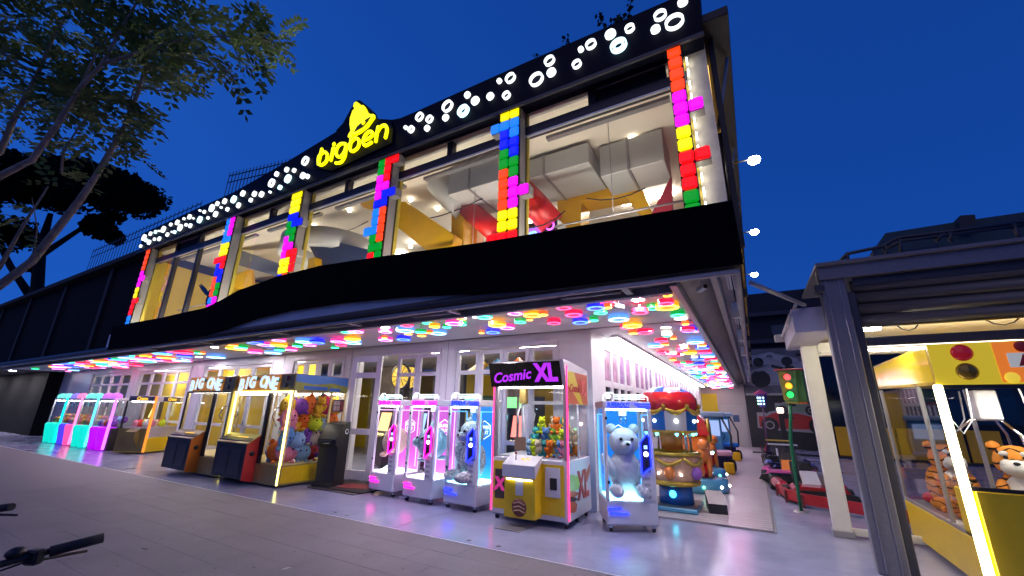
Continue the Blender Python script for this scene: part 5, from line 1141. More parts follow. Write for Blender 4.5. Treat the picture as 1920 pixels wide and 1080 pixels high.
def kart(loc, rz, main, acc, label, wing):
    t = thing('go_kart', label, 'go-kart', loc, rz, 'go-karts parked in the track')
    MB().box(-.35, .35, -.75, .7, .07, .13, .02).build('floor_pan', BLACK, t)
    MB().prism([(-.62, .08), (.62, .08), (.55, .2), (.3, .24), (-.3, .24), (-.55, .2)], -1.0, -.78, 'Y').build('front_bumper', BLACK, t)
    MB().prism([(-.48, .2), (.48, .2), (.4, .3), (-.4, .3)], -.96, -.55, 'Y').build('front_fairing', main, t)
    MB().prism([(-.55, .2), (-.2, .5), (-.1, .5), (-.3, .15)], -.14, .14, 'X').build('nose_cowl', acc, t)
    for s in (-1, 1):
        MB().box(s*.4, s*.62, -.35, .35, .1, .3, .06).build('side_pod', main, t)
        for (yy, r, w_) in ((-.62, .14, .06), (.55, .16, .09)):
            o = MB().lathe([(r*.5, -w_), (r*.9, -w_), (r, -w_*.6), (r, w_*.6), (r*.9, w_), (r*.5, w_)], (s*.52, yy, r), 18, True, axis='X').build('wheel', RUBBER, t)
            MB().lathe([(0, -w_*.5), (r*.55, -w_*.5), (r*.55, w_*.5), (0, w_*.5)], (s*.52, yy, r), 14, axis='X').build('rim', CHROME, o)
    MB().prism([(-.05, .12), (.3, .12), (.45, .62), (.36, .64), (.2, .25), (-.05, .22)], -.2, .2, 'X').build('seat', BLACK, t)
    MB().tube([(.14*math.cos(R(30*k)), -.12+.05*math.sin(R(30*k)), .52+.12*math.sin(R(30*k))) for k in range(13)], .014, 6).build('steering_wheel', BLACK, t)
    MB().tube([(0, -.1, .5), (0, -.4, .2)], .015, 6).build('steering_column', GREY, t)
    MB().box(.1, .45, .35, .7, .13, .42, .04).build('engine', GREY, t)
    MB().tube([(-.55, .3, .15), (-.55, .85, .3), (.55, .85, .3), (.55, .3, .15)], .025, 8).build('rear_bumper', BLACK, t)
    if wing:
        MB().box(-.4, .4, .78, .95, .7, .74, .01).build('rear_wing', wing, t)
        for s in (-1, 1): MB().box(s*.3-.01, s*.3+.01, .8, .9, .3, .7).build('wing_strut', BLACK, t)
KR = mat('kart_red', (.4, .02, .03), .25, coat=.4); KP = mat('kart_pink', (.7, .12, .4), .25, coat=.4); KO = mat('kart_orange', (.8, .25, .05), .25); KW = mat('kart_white', (.65, .63, .65), .3); KB = mat('kart_blue', (.06, .1, .4), .3)
kart((.78, 11.3, 0), R(8), KR, KW, 'red and silver go-kart nearest the barrier corner', None)
kart((.6, 13.7, 0), R(-6), KP, KO, 'pink and orange go-kart in the middle of the queue', None)
kart((.7, 15.6, 0), R(4), KB, KR, 'blue and red go-kart behind the pink one', KW)
kart((.62, 18.2, 0), R(0), BLACK, KW, 'dark go-kart with yellow rear wing, last in the queue', mat('wing_yellow', (.7, .5, .05), .4))
# mural wall
mw = thing('mural_wall', 'far wall with printed racing cars, black below and grey above', 'wall', (1.5, 26, 0))
wbuild(MB().box(-.34, 9, 26.0, 26.3, 0, 5.1), 'wall', mat('mural_black', (.02, .02, .022), .5, var=.3), mw)
wbuild(MB().box(-.3, 9, 25.96, 25.998, 2.75, 5.05), 'upper_board', mat('mural_grey', (.13, .135, .15), .5, var=.5, scale=1.6), mw)
wbuild(MB().box(-.3, 9, 25.9, 25.96, 2.62, 2.74), 'ledge', mat('ledge_cream', (.4, .38, .33), .5), mw)
def mcar(x, z, s, body, Y, flip=1, rims=True):
    def pr(pts, m, k): wbuild(MB().prism([(x+flip*u*s, z+v*s) for u, v in pts][::flip], Y-.004*k, Y-.004*k+.003, 'Y'), 'mural_print', m, mw)
    W_ = mat('mural_white', (.3, .3, .31), .5); B_ = mat('mural_ink', (.015, .015, .016), .5)
    pr([(-1.75, .1), (-1.7, .75), (-1.3, .8), (-1.1, .95), (-.1, 1.15), (.3, .95), (1.2, .7), (1.85, .45), (1.85, .0), (1.2, -.1), (-1.2, .0)], W_, 1)
    pr([(-1.65, .15), (-1.62, .7), (-1.25, .7), (-1.0, .85), (-.1, 1.05), (.25, .85), (1.2, .6), (1.75, .38), (1.75, .08), (-1.2, .08)], body, 2)
    pr([(-.55, .6), (-.4, .82), (-.1, .85), (0, .6)], B_, 3); pr([(-1.7, .72), (-1.7, .9), (-1.25, .9), (-1.25, .72)], W_, 3); pr([(1.3, .05), (1.3, .2), (1.9, .2), (1.9, .05)], W_, 3)
    for u in (-1.15, 1.0):
        for r, m, k in ((.42, B_, 4), (.22, W_, 5), (.16, B_, 6))[:3 if rims else 1]: pr([(u+r*math.cos(R(30*i)), .25+r*math.sin(R(30*i))) for i in range(12)], m, k)
MRED = mat('mural_red', (.4, .03, .025), .5); MGR = mat('mural_green', (.2, .28, .2), .5)
mcar(1.7, .9, .95, MRED, 25.99); mcar(1.9, 1.75, .55, MGR, 25.97); mcar(5.2, .9, .95, MRED, 25.99)
mcar(1.6, 3.2, 1.1, mat('mural_pale', (.35, .36, .38), .5), 25.95, -1, False); mcar(4.8, 3.2, 1.1, MATS['mural_ink'], 25.95, 1, False); mcar(1.2, 4.2, .6, MATS['mural_pale'], 25.945, 1, False)
for k in range(16):
    x_, z_ = random.uniform(-.2, 4), random.uniform(2.8, 4.9); a_ = random.uniform(-.5, .5)
    wbuild(MB().prism([(x_, z_), (x_+.5, z_+a_*.4), (x_+.55, z_+.12+a_*.4), (x_+.05, z_+.14)], 25.93-.001*k, 25.9305-.001*k, 'Y'), 'mural_print', [MATS['mural_ink'], MATS['mural_white'], MATS['mural_pale']][k % 3], mw)
for k in range(5): wbuild(MB().box(2.9+k*1.0, 3.8+k*1.0, 22.9, 23.0, .05, 1.2, .01), 'yellow_board', YEL, mw)
wbuild(MB().box(2.6, 8.5, 23.0, 23.1, .02, 4.2), 'dark_glazing', mat('dark_glazing', (.008, .008, .01), .1), mw)
wbuild(MB().box(-.3, 9, 22.0, 22.2, .0, .08), 'track_kerb', BLACK, mw)

# ------------------------------------------------------------------ pavilion at the right
pv = thing('pavilion', 'grey and white pavilion with rolled shutter at the right edge', 'pavilion', (1.08, 6.38, 0))
PG = DGREY
PGL = mat('pavilion_grey', (.19, .185, .21), .45, .3, var=.12, scale=30)
wbuild(MB().box(.93, 1.2, 6.33, 6.47, 0, 3.42, .012), 'front_post', PGL, pv)
for x in (1.0, 1.13): wbuild(MB().box(x-.006, x+.006, 6.322, 6.332, .02, 3.3, .003), 'guide_rail', mat('guide_rail', (.3, .29, .34), .35, .6), pv)
wbuild(MB().box(1.2, 1.28, 6.36, 6.46, 0, 3.1, .01), 'shutter_guide', PG, pv)
def rake(x0, x1, dz0, dz1, y0, y1, name, m): 
    k = 0
    wbuild(MB().prism([(x0, 3.48+dz0+(x0-1.04)*k), (x1, 3.48+dz0+(x1-1.04)*k), (x1, 3.48+dz1+(x1-1.04)*k), (x0, 3.48+dz1+(x0-1.04)*k)], y0, y1, 'Y'), name, m, pv)
rake(.94, 5.5, -.2, -.03, 6.28, 6.4, 'rake_fascia', PGL); rake(.92, 5.5, -.03, .01, 6.22, 8.0, 'roof_edge', mat('roof_edge', (.2, .19, .2), .5)); rake(1.28, 5.5, -.3, -.2, 6.36, 6.4, 'fascia_return', PG)
n = 4
for k in range(n):
    z1 = 3.24-k*.145; wbuild(MB().tube([(1.26, 6.45, z1-.07), (5.5, 6.45, z1-.07)], .078, 20, sm=True), 'shutter_slat', mat('shutter_slat', (.13, .12, .115), .45, .2), pv)
wbuild(MB().prism([(1.26, 3.22), (5.5, 3.22), (5.5, 3.3), (1.26, 3.26)], 6.41, 6.45, 'Y'), 'gable_board', mat('gable_dark', (.05, .047, .045), .5), pv)
wbuild(MB().box(1.2, 5.5, 6.4, 6.48, 2.66, 2.71, .01), 'shutter_foot', PG, pv)
wbuild(MB().box(1.2, 5.5, 6.44, 6.54, 2.43, 2.54, .01), 'cross_beam', PG, pv)
wbuild(MB().box(1.25, 5.5, 6.56, 6.6, 2.385, 2.41), 'led_strip', glow('pav_led', (1, .95, .85), 25), pv)
WP = mat('pavilion_white', (.68, .66, .6), .4, var=.05)
wbuild(MB().box(.76, .97, 7.86, 8.0, .06, 2.7, .01), 'white_post', WP, pv)
wbuild(MB().box(.74, .99, 7.84, 8.02, .0, .09, .01), 'post_foot', GREY, pv)
wbuild(MB().box(.97, 5.5, 7.88, 7.98, 2.5, 2.7, .01), 'white_beam', WP, pv)
wbuild(MB().box(1.0, 5.5, 7.86, 7.9, 2.53, 2.57, .004), 'beam_groove', WP, pv)
wbuild(MB().box(.97, 2.2, 7.9, 7.98, .03, .12, .01), 'floor_rail', WP, pv)
wbuild(MB().prism([(6.5, 2.66), (8.3, 2.66), (8.3, 2.94), (8.15, 2.98), (6.5, 2.98)], .6, .98, 'X'), 'eave_cornice', mat('eave_lilac', (.62, .6, .68), .4), pv)
wbuild(MB().tube([(.58, 6.5, 2.9), (.58, 8.4, 2.9)], .025, 8), 'gutter_rod', WP, pv); wbuild(MB().tube([(.66, 6.5, 3.03), (.66, 8.3, 3.03)], .022, 8), 'gutter_rod', WP, pv)
wbuild(MB().box(.46, .66, 8.3, 8.42, 2.82, 2.94, .01), 'awning_bracket', WP, pv)
wbuild(MB().box(.98, 5.5, 6.6, 9.5, 2.74, 2.8), 'ceiling', mat('pav_ceiling', (.7, .66, .56), .6, var=.05), pv)
for (cx, w_) in ((1.75, .12), (2.55, .16), (3.4, .16)):
    wbuild(MB().tube([(cx-w_, 6.62, 2.72), (cx-w_*.5, 6.62, 2.64), (cx, 6.62, 2.62), (cx+w_*.5, 6.62, 2.64), (cx+w_, 6.62, 2.72)], .008, 6), 'wire_bracket', BLACK, pv)
wbuild(MB().box(1.3, 1.5, 6.62, 6.72, 2.66, 2.735), 'ceiling_lamp', glow('pav_lamp', (1, .93, .75), 90), pv)
wbuild(MB().box(.86, .96, 6.2, 6.36, 3.1, 3.2, .01), 'awning_clamp', PG, pv)
# rail on the pavilion roof
rr = thing('roof_railing', 'dark tubular railing on the pavilion roof', 'railing', (2, 8, 3.6))
def rp_(x, y): return aY(x, y, 8.5)
for pts in ([(1577, 488), (1588, 476), (1655, 462), (1682, 446), (1780, 434), (1920, 416)], [(1655, 470), (1690, 452), (1920, 422)], [(1588, 476), (1590, 492)], [(1660, 460), (1664, 484)], [(1685, 448), (1692, 480)], [(1640, 470), (1632, 488)], [(1900, 420), (1915, 455)], [(1770, 437), (1755, 452)], [(1780, 434), (1784, 455)]):
    wbuild(MB().tube([rp_(*q) for q in pts], .03, 8), 'rail_tube', DGREY, rr)
# block behind the pavilion
tb = thing('terrace_building', 'dark blue green building with chimney behind the pavilion', 'building', (12, 30, 0))
q = pxpoly([(1620, 500), (1660, 437), (1800, 415), (1925, 397), (2100, 360), (2100, 560), (1600, 560)], 30)
wbuild(MB().prism([(a, c) for a, c in q]+[], 30, 36, 'Y'), 'roof_block', mat('teal_roof', (.03, .06, .07), .7, var=.2), tb)
q = pxpoly([(1690, 470), (1760, 458), (1762, 500), (1692, 505)], 29.8); wbuild(MB().prism(q, 29.85, 29.98, 'Y'), 'window', mat('far_window', (.02, .025, .04), .2), tb)
q = pxpoly([(1798, 415), (1800, 404), (1828, 402), (1830, 412), (1828, 430), (1802, 432)], 29.5); wbuild(MB().prism(q, 29.5, 30.4, 'Y'), 'chimney', mat('chimney_grey', (.05, .045, .045), .8), tb)
db = thing('dark_apartment_block', 'dark apartment block far behind the passage roof', 'building', (4, 42, 0))
wbuild(MB().box(-3, 30, 42, 50, 0, 12.2), 'wall', mat('night_wall', (.02, .022, .03), .8, var=.2, scale=.5), db)
for z in (5.2, 7.6, 10): wbuild(MB().box(-2, 12, 41.4, 41.99, z, z+.35, .02), 'balcony', mat('night_balcony', (.045, .047, .06), .7), db)
for x in (2.2, 4.0): wbuild(MB().box(x, x+1.2, 41.95, 41.995, 8.4, 9.2), 'window', mat('night_window', (.06, .065, .08), .3), db)

# ------------------------------------------------------------------ large yellow crane machine at the right
X0, Y0 = 1.69, 6.0
bm_ = thing('crane_machine', 'large yellow crane machine holding tiger plush at the right edge', 'crane machine', (X0, Y0, 0))
W, D = 1.9, 2.35
MB().box(0, W, 0, D, .06, .5, .012).build('base_cabinet', YM, bm_)
MB().box(.06, W, -.02, .0, .1, .94, .008).build('front_panel', YM, bm_)
MB().box(.0, W, .005, .3, .5, .94, .008).build('front_cabinet', YM, bm_)
for (x, y) in ((.15, .15), (.15, D-.15), (W-.15, .15)): casters(bm_, [(x, y)], .03)
MB().box(-.03, .035, -.035, .03, .1, 1.94, .012).build('edge_light', glow('edge_warm', (1, .85, .45), 9), bm_)
MB().prism([(.0, 1.94), (D, 2.02), (D, 2.36), (.0, 2.36)], 0, W, 'X').build('header_box', YM, bm_)
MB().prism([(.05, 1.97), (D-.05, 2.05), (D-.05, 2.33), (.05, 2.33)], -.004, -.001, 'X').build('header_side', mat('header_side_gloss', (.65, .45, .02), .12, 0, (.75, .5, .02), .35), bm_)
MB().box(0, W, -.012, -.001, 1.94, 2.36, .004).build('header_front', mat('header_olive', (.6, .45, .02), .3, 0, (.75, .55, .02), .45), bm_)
for z, m in ((2.26, mat('lamp_red', (.35, .01, .02), .15, 0, (.4, .01, .02), .3)), (2.07, mat('lamp_amber', (.3, .18, .02), .15, .3))):
    MB().lathe([(0, -.045), (.06, -.035), (.085, -.012), (.085, .0)], (.25, -.012, z), 22, axis='Y').build('header_lamp', m, bm_)
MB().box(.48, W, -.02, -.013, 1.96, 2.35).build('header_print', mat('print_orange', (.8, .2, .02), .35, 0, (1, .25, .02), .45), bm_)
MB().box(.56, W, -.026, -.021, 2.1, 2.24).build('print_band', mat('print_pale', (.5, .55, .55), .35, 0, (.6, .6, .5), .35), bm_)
for k in range(11):
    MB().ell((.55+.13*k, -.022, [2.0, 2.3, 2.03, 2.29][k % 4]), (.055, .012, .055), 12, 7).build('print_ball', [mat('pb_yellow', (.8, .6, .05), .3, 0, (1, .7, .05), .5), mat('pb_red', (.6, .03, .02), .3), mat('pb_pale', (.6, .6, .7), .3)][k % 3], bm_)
for k in range(5): MB().prism([(.62+.25*k, 2.11), (.72+.25*k, 2.12), (.67+.25*k, 2.23)], -.03, -.027, 'Y').build('print_wedge', [MATS['pb_red'], A5][k % 2], bm_)
FRW = mat('machine_frame_steel', (.5, .48, .44), .3, .5)
for y in (.04, .62, D-.06): MB().box(0, .035, y, y+.05, .5, 2.0, .005).build('side_post', FRW, bm_)
MB().box(.0, .03, .09, D-.06, .5, .54, .004).build('side_sill', FRW, bm_)
for (a, c) in ((.09, .62), (.67, D-.06)): MB().box(.012, .018, a, c, .54, 1.97).build('side_glass', MGLASS, bm_)
MB().box(.035, W, .02, .027, .94, 1.93).build('front_glass', MGLASS, bm_)
MB().box(.035, W, -.004, .03, 1.9, 1.94).build('front_top_frame', BLACK, bm_); MB().box(.035, W, -.006, .03, .94, .975).build('front_sill', BLACK, bm_)
MB().box(.04, W, D-.05, D-.04, .5, 2.0).build('rear_glass', MGLASS, bm_)
for x in (.9,): MB().box(x, x+.04, D-.08, D-.04, .5, 2.0).build('rear_post', FRW, bm_)
MB().box(.04, W-.02, .1, D-.06, .5, .52).build('play_floor', mat('play_floor_pale', (.5, .48, .45), .5), bm_)
MB().box(.1, W-.1, .3, .36, 1.95, 1.975).build('cabin_light', glow('big_cabin', (1, .95, .85), 60), bm_)
MB().box(.5, .68, .75, .95, 1.6, 1.92, .012).build('claw_motor', WHITEG, bm_)
for k in range(3):
    a = 2*math.pi*k/3+.9; ca, s2 = math.cos(a), math.sin(a)
    MB().tube([(.59, .85, 1.6), (.59+.14*ca, .85+.14*s2, 1.6), (.59+.3*ca, .85+.3*s2, 1.45), (.59+.34*ca, .85+.34*s2, 1.2), (.59+.26*ca, .85+.26*s2, .98)], .014, 8).build('claw_finger', CHROME, bm_)
for x, y in ((.15, .5), (.8, .6), (.3, 1.2)):
    MB().tube([(x, y, 1.95), (x+.03, y, 1.6), (x+.1, y, 1.45), (x+.2, y, 1.6), (x+.22, y, 1.93)], .008, 6).build('hose', WHITEG, bm_)
MB().box(.15, .45, .95, 1.0, .52, .95, .004).build('chute_glass', glass('chute_glass', (.9, .93, .97), 1.3), bm_)
def rounded_emblem():
    MB().lathe([(0, -.004), (.2, -.004), (.2, 0)], (.55, -.022, .5), 28, axis='Y').build('front_emblem', mat('emblem_brown2', (.1, .03, .01), .4), bm_)
    text('G', .3, mat('emblem_red', (.4, .05, .03), .4), bm_, (.55, -.03, .5), off=.01)
rounded_emblem()
# tigers
TGM = mat('tiger_orange', (.75, .26, .03), .85, bump=.8, bscale=80, spec=.2)
def stripes(m):
    t = m.node_tree; b = t.nodes['Principled BSDF']; tc = t.nodes.new('ShaderNodeTexCoord'); w_ = t.nodes.new('ShaderNodeTexWave'); w_.inputs['Scale'].default_value = 3.2; w_.inputs['Distortion'].default_value = 9; w_.inputs['Detail'].default_value = 2; w_.bands_direction = 'Z'
    cr_ = t.nodes.new('ShaderNodeValToRGB'); e = cr_.color_ramp.elements; e[0].position = .06; e[0].color = (.015, .01, .008, 1); e[1].position = .13; e[1].color = (.75, .27, .04, 1)
    t.links.new(tc.outputs['Object'], w_.inputs['Vector']); t.links.new(w_.outputs['Fac'], cr_.inputs['Fac']); t.links.new(cr_.outputs['Color'], b.inputs['Base Color'])
stripes(TGM)
TWH = mat('tiger_white', (.75, .72, .66), .9, bump=.8, bscale=80)
def tiger(loc, rz, s, label):
    t = thing('tiger_plush', label, 'plush toy', loc, rz, 'tiger plush toys'); 
    b = MB(); b.ell((0, .05, .3), (.2, .22, .3)); b.ell((0, -.05, .68), (.19, .17, .18))
    for sg_ in (-1, 1):
        b.ell((sg_*.15, .0, .84), (.06, .04, .06)); b.ell((sg_*.16, -.16, .26), (.07, .09, .24)); b.ell((sg_*.2, -.12, .09), (.1, .22, .09))
    b.tube([(0, .25, .1), (.1, .4, .08), (.25, .45, .1), (.35, .38, .15)], .035, 8)
    o = b.build('body', TGM, t); o.scale = (s, s, s)
    b = MB(); b.ell((0, -.17, .62), (.14, .1, .1)); b.ell((0, -.12, .35), (.15, .09, .2))
    for sg_ in (-1, 1): b.ell((sg_*.07, -.19, .66), (.06, .05, .05)); b.ell((sg_*.2, -.32, .08), (.07, .06, .06)); b.ell((sg_*.08, -.18, .77), (.04, .03, .03))
    o = b.build('white_patches', TWH, t); o.scale = (s, s, s)
    for e in ((-.07, -.2, .73), (.07, -.2, .73)):
        q = obj('eye', EYE, t, Vector(e)*s); q.scale = (.022*s,)*3
    q = obj('nose', EYE, t, Vector((0, -.255, .67))*s); q.scale = (.03*s, .02*s, .02*s)
tiger((X0+.3, Y0+1.55, .52), R(25), .9, 'tiger plush seated behind the side glass of the large yellow crane machine')
tiger((X0+.74, Y0+.95, .52), R(-20), .95, 'tiger plush resting behind the front glass at the right edge')
tiger((X0+.25, Y0+1.05, .52), R(60), .5, 'small tiger plush low in the corner of the large yellow crane machine')
rb = obj('plush_toy', MB().ell((0, 0, .1), (.25, .2, .1)).mesh('plush_toy', fur('crimson', (.5, .03, .04))), None, (X0+.3, Y0+1.7, .53)); tag(rb, 'flat red cushion on the floor of the large yellow crane machine', 'plush toy')
# ------------------------------------------------------------------ dark neighbour at the left, roof railings
ln = thing('dark_building', 'unlit dark building continuing left of the arcade', 'building', (-30, 5.2, 0))
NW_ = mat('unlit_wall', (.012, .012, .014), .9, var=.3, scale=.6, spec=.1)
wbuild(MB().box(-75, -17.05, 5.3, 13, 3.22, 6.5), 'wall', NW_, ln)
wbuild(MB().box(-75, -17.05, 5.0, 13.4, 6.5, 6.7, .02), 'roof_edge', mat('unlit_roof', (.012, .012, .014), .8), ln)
for k in range(9): wbuild(MB().box(-20.6-k*5, -20.3-k*5, 5.2, 5.32, 3.3, 6.5), 'pilaster', mat('unlit_pilaster', (.024, .022, .023), .8), ln)
for k in range(6):
    o = wbuild(MB().box(-46-k*2.3, -44.2-k*2.3, 5.24, 5.3, 3.9, 5.4, .02), 'window', mat('night_frame', (.03, .03, .035), .5), ln)
    for i in range(2):
        for j in range(2): wbuild(MB().box(-45.95-k*2.3+i*.87, -45.15-k*2.3+i*.87, 5.22, 5.238, 3.98+j*.7, 4.62+j*.7), 'pane', mat('night_pane_blue', (.1, .13, .2), .08), ln)
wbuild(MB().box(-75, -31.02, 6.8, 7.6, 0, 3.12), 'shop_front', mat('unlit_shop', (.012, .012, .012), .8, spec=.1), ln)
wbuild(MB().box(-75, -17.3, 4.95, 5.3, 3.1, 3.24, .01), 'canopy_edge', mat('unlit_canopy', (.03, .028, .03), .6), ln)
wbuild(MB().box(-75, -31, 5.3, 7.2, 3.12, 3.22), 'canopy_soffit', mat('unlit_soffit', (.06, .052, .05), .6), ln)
for k, x in enumerate((-33, -36.5, -41, -48)):
    o = obj('downlight', _dl[0], None, (x, 5.9, CZ+.005)); tag(o, 'bright downlight under the unlit canopy at the far left', 'ceiling lamp', 'downlights under the far left canopy'); obj('diffuser', _dl[1], o); o.scale = (1.6, 1.6, 1)
def railing(a, b_, h, lab, sp=.14):
    t = thing('roof_railing', lab, 'railing', a)
    a = Vector(a); b_ = Vector(b_); L = (b_-a).length; n = int(L/sp)
    for z in (h, h*.82, .08): MB().tube([Vector((0, 0, z)), b_-a+Vector((0, 0, z))], .018, 6).build('rail', DGREY, t)
    pm_ = MB().tube([(0, 0, 0), (0, 0, h+.12)], .011, 5).mesh('picket', DGREY)
    for k in range(n+1): obj('picket', pm_, t, (b_-a)*(k/n))
q1, q2 = aZ(430, 330, 8.5), aZ(600, 290, 8.5)
railing((q1.x, q1.y, 7.2), (q2.x, q2.y, 7.2), 1.3, 'dark picket railing on the roof left of the bell sign')
railing((-27, 6, 6.9), (-16.6, 6, 6.9), 1.75, 'dark picket railing on the roof of the unlit building', .34)
wbuild(MB().box(-16.9, -.1, 5.06, 14.2, 6.64, 6.9), 'roof_slab', DGREY, bld)

# ------------------------------------------------------------------ foliage
def leafcloud(n, pick, size, rnd):
    v = []; f = []
    for _ in range(n):
        c = pick(); s = size*rnd.uniform(.6, 1.3)
        d = Vector((rnd.gauss(0, 1), rnd.gauss(0, 1), rnd.gauss(0, .7))).normalized(); e = d.orthogonal().normalized()
        e = (Matrix.Rotation(rnd.uniform(0, 6.3), 3, d) @ e)*s*.35; d = d*s; o = len(v)
        v += [c-d*.5, c+e, c+d*.5, c-e]; f.append((o, o+1, o+2, o+3))
    return MB().add(v, f)
LEAFD = mat('dark_leaf', (.028, .05, .02), .6, var=.4, scale=3); LEAFP = mat('pine_needles', (.006, .011, .007), .9, var=.3, scale=1, spec=.1); BARK = mat('bark', (.22, .2, .18), .85, var=.35, scale=12, bump=.8, bscale=40); BARKD = mat('dark_bark', (.02, .017, .015), .9)
rb_ = random.Random(5)
def bush(px, py, Y, w, h, lab, n=900):
    c = aY(px, py, Y); t = thing('roof_bush', lab, 'bush', (c.x, c.y, 6.9))
    L = [(rb_.gauss(0, .45)*w, rb_.gauss(0, .3)*w, rb_.uniform(.1, 1)) for _ in range(14)]
    def pick():
        a = rb_.choice(L); t_ = rb_.uniform(.15, 1)
        return Vector((a[0]*t_+rb_.gauss(0, .07*w), a[1]*t_+rb_.gauss(0, .07*w), h*a[2]*t_+rb_.gauss(0, .06*h)))
    leafcloud(n, pick, .1, rb_).build('crown', LEAFD, t)
    st = MB()
    for a in L: st.tube([(0, 0, -.02), (a[0]*.5, a[1]*.5, h*a[2]*.5), (a[0], a[1], h*a[2])], [.02, .012, .004], 5)
    st.build('stems', BARKD, t)
bush(1035, 100, 5.6, .55, 1.35, 'leafy bush on the roof above the bubble lamps, left of two')
bush(1155, 50, 5.6, .4, 1.5, 'leafy bush on the roof above the bubble lamps, right of two', 700)

# stone pine
pc = dep(100, 345, 42)
st = thing('stone_pine', 'dark umbrella shaped stone pine behind the left roof', 'tree', (dep(50, 560, 42).x, dep(50, 560, 42).y, 0))
base = st.location.copy()
b = MB(); b.tube([Vector((0, 0, 0)), dep(35, 640, 42)-base, dep(70, 540, 42)-base, dep(75, 470, 42)-base, dep(95, 400, 42)-base], [.75, .6, .5, .45, .2], 10)
b.tube([dep(60, 560, 42)-base, dep(20, 500, 42)-base, dep(-10, 440, 42)-base], [.4, .3, .2], 8); b.tube([dep(75, 480, 42)-base, dep(150, 430, 42)-base, dep(210, 390, 42)-base], [.3, .2, .1], 8)
b.build('trunk', BARKD, st)
cl = []
for _ in range(95):
    a = rb_.uniform(0, 6.28); r = rb_.random()**.5
    cl.append((Vector((RT*math.cos(a)*r*9.6+Vector((0, 0, 1))*0))+FW*math.sin(a)*r*6+Vector((0, 0, (1-r*r)*3.0+rb_.uniform(-1.2, .8))), rb_.uniform(.9, 1.9)))
def pk():
    c, r = rb_.choice(cl); d = Vector((rb_.gauss(0, 1), rb_.gauss(0, 1), rb_.gauss(0, .6))).normalized()
    return (dep(95, 370, 42)-base)+c+d*r*rb_.random()**.33
leafcloud(30000, pk, .55, rb_).build('crown', LEAFP, st)
ex = []
for (x, y, rx) in ((185, 425, 25), (215, 445, 14), (30, 440, 35), (60, 500, 10)): ex.append((dep(x, y, 42), rx*42/CF))
def pk2():
    c, r = rb_.choice(ex); d = Vector((rb_.gauss(0, 1), rb_.gauss(0, 1), rb_.gauss(0, .6))).normalized(); return c-base+d*r*rb_.random()**.4
leafcloud(5000, pk2, .5, rb_).build('crown_tuft', LEAFP, st)
def hedge(px, py, Y, lab, w, h, z0):
    c = aY(px, py, Y); t = thing('roof_shrub', lab, 'bush', (c.x, Y, z0))
    leafcloud(1500, lambda: Vector((rb_.gauss(0, w), rb_.gauss(0, w*.5), abs(rb_.gauss(0, h)))), .3, rb_).build('crown', LEAFD, t); MB().tube([(0, 0, 0), (0, 0, h)], .05, 6).build('stem', BARKD, t)
hedge(130, 500, 9, 'dark shrub on the unlit roof below the pine', 1.3, .9, 6.7)

# near tree with feathery leaves
nt_ = thing('feather_leaf_tree', 'near tree with pale bare branches and feathery leaves at upper left', 'tree', (dep(-260, 900, 5.4).x, dep(-260, 900, 5.4).y, 0))
nb = nt_.location.copy()
BR = [  # branches: list of (px, py, depth), start radius
 ([(-150, 720, 5.4), (-60, 580, 5.4), (60, 490, 5.4), (150, 375, 5.4), (180, 330, 5.4), (235, 235, 5.5), (262, 165, 5.5), (275, 110, 5.6)], .06),
 ([(-60, 580, 5.4), (0, 500, 5.3), (45, 420, 5.3), (90, 350, 5.2)], .035),
 ([(-120, 420, 5.0), (0, 330, 5.0), (60, 300, 5.0), (110, 230, 5.0), (150, 165, 5.0), (192, 120, 5.0), (230, 50, 5.1), (265, -10, 5.2)], .045),
 ([(192, 120, 5.0), (240, 105, 5.0), (290, 88, 5.05), (350, 72, 5.1), (420, 68, 5.2), (480, 72, 5.3), (530, 82, 5.4)], .022),
 ([(-100, 340, 5.6), (0, 285, 5.6), (30, 215, 5.6), (70, 140, 5.6), (100, 70, 5.6), (145, -5, 5.7)], .045),
 ([(45, 205, 5.6), (80, 190, 5.7), (115, 140, 5.7)], .02), ([(150, 165, 5.0), (190, 80, 5.2), (240, 55, 5.3), (310, 40, 5.5)], .018),
 ([(115, 325, 5.4), (118, 285, 5.4), (150, 235, 5.5), (175, 205, 5.5)], .016), ([(235, 235, 5.5), (250, 170, 5.4), (290, 120, 5.4)], .015),
 ([(290, 88, 5.05), (350, 110, 5.0), (400, 125, 5.0), (440, 140, 5.0)], .012), ([(420, 68, 5.2), (445, 95, 5.2)], .01), ([(70, 140, 5.6), (20, 110, 5.5), (-40, 60, 5.5)], .02), ([(180, 330, 5.4), (215, 290, 5.3), (250, 285, 5.3)], .01), ([(262, 165, 5.5), (300, 170, 5.5), (330, 175, 5.4)], .01), ([(60, 490, 5.4), (70, 430, 5.5), (60, 370, 5.6)], .014)]
tb_ = MB(); tw_ = []
tb_.tube([Vector((0, 0, 0)), Vector((.0, .05, 1.0)), dep(-200, 760, 5.4)-nb, dep(-150, 720, 5.4)-nb], [.13, .1, .075, .06], 12)
tb_.tube([dep(-200, 760, 5.4)-nb, dep(-190, 560, 5.2)-nb, dep(-120, 420, 5.0)-nb], [.07, .055, .045], 10); tb_.tube([dep(-190, 560, 5.2)-nb, dep(-160, 420, 5.5)-nb, dep(-100, 340, 5.6)-nb], [.055, .05, .045], 10)
for pts, r in BR:
    q = [dep(*p)-nb for p in pts]; n_ = len(q); tb_.tube(q, [r*(1-.75*i/(n_-1)) for i in range(n_)], 8)
    tw_.append((q, r))
tb_.build('trunk', BARK, nt_)
lv = []; lf = []; tv = MB(); rl = random.Random(11)
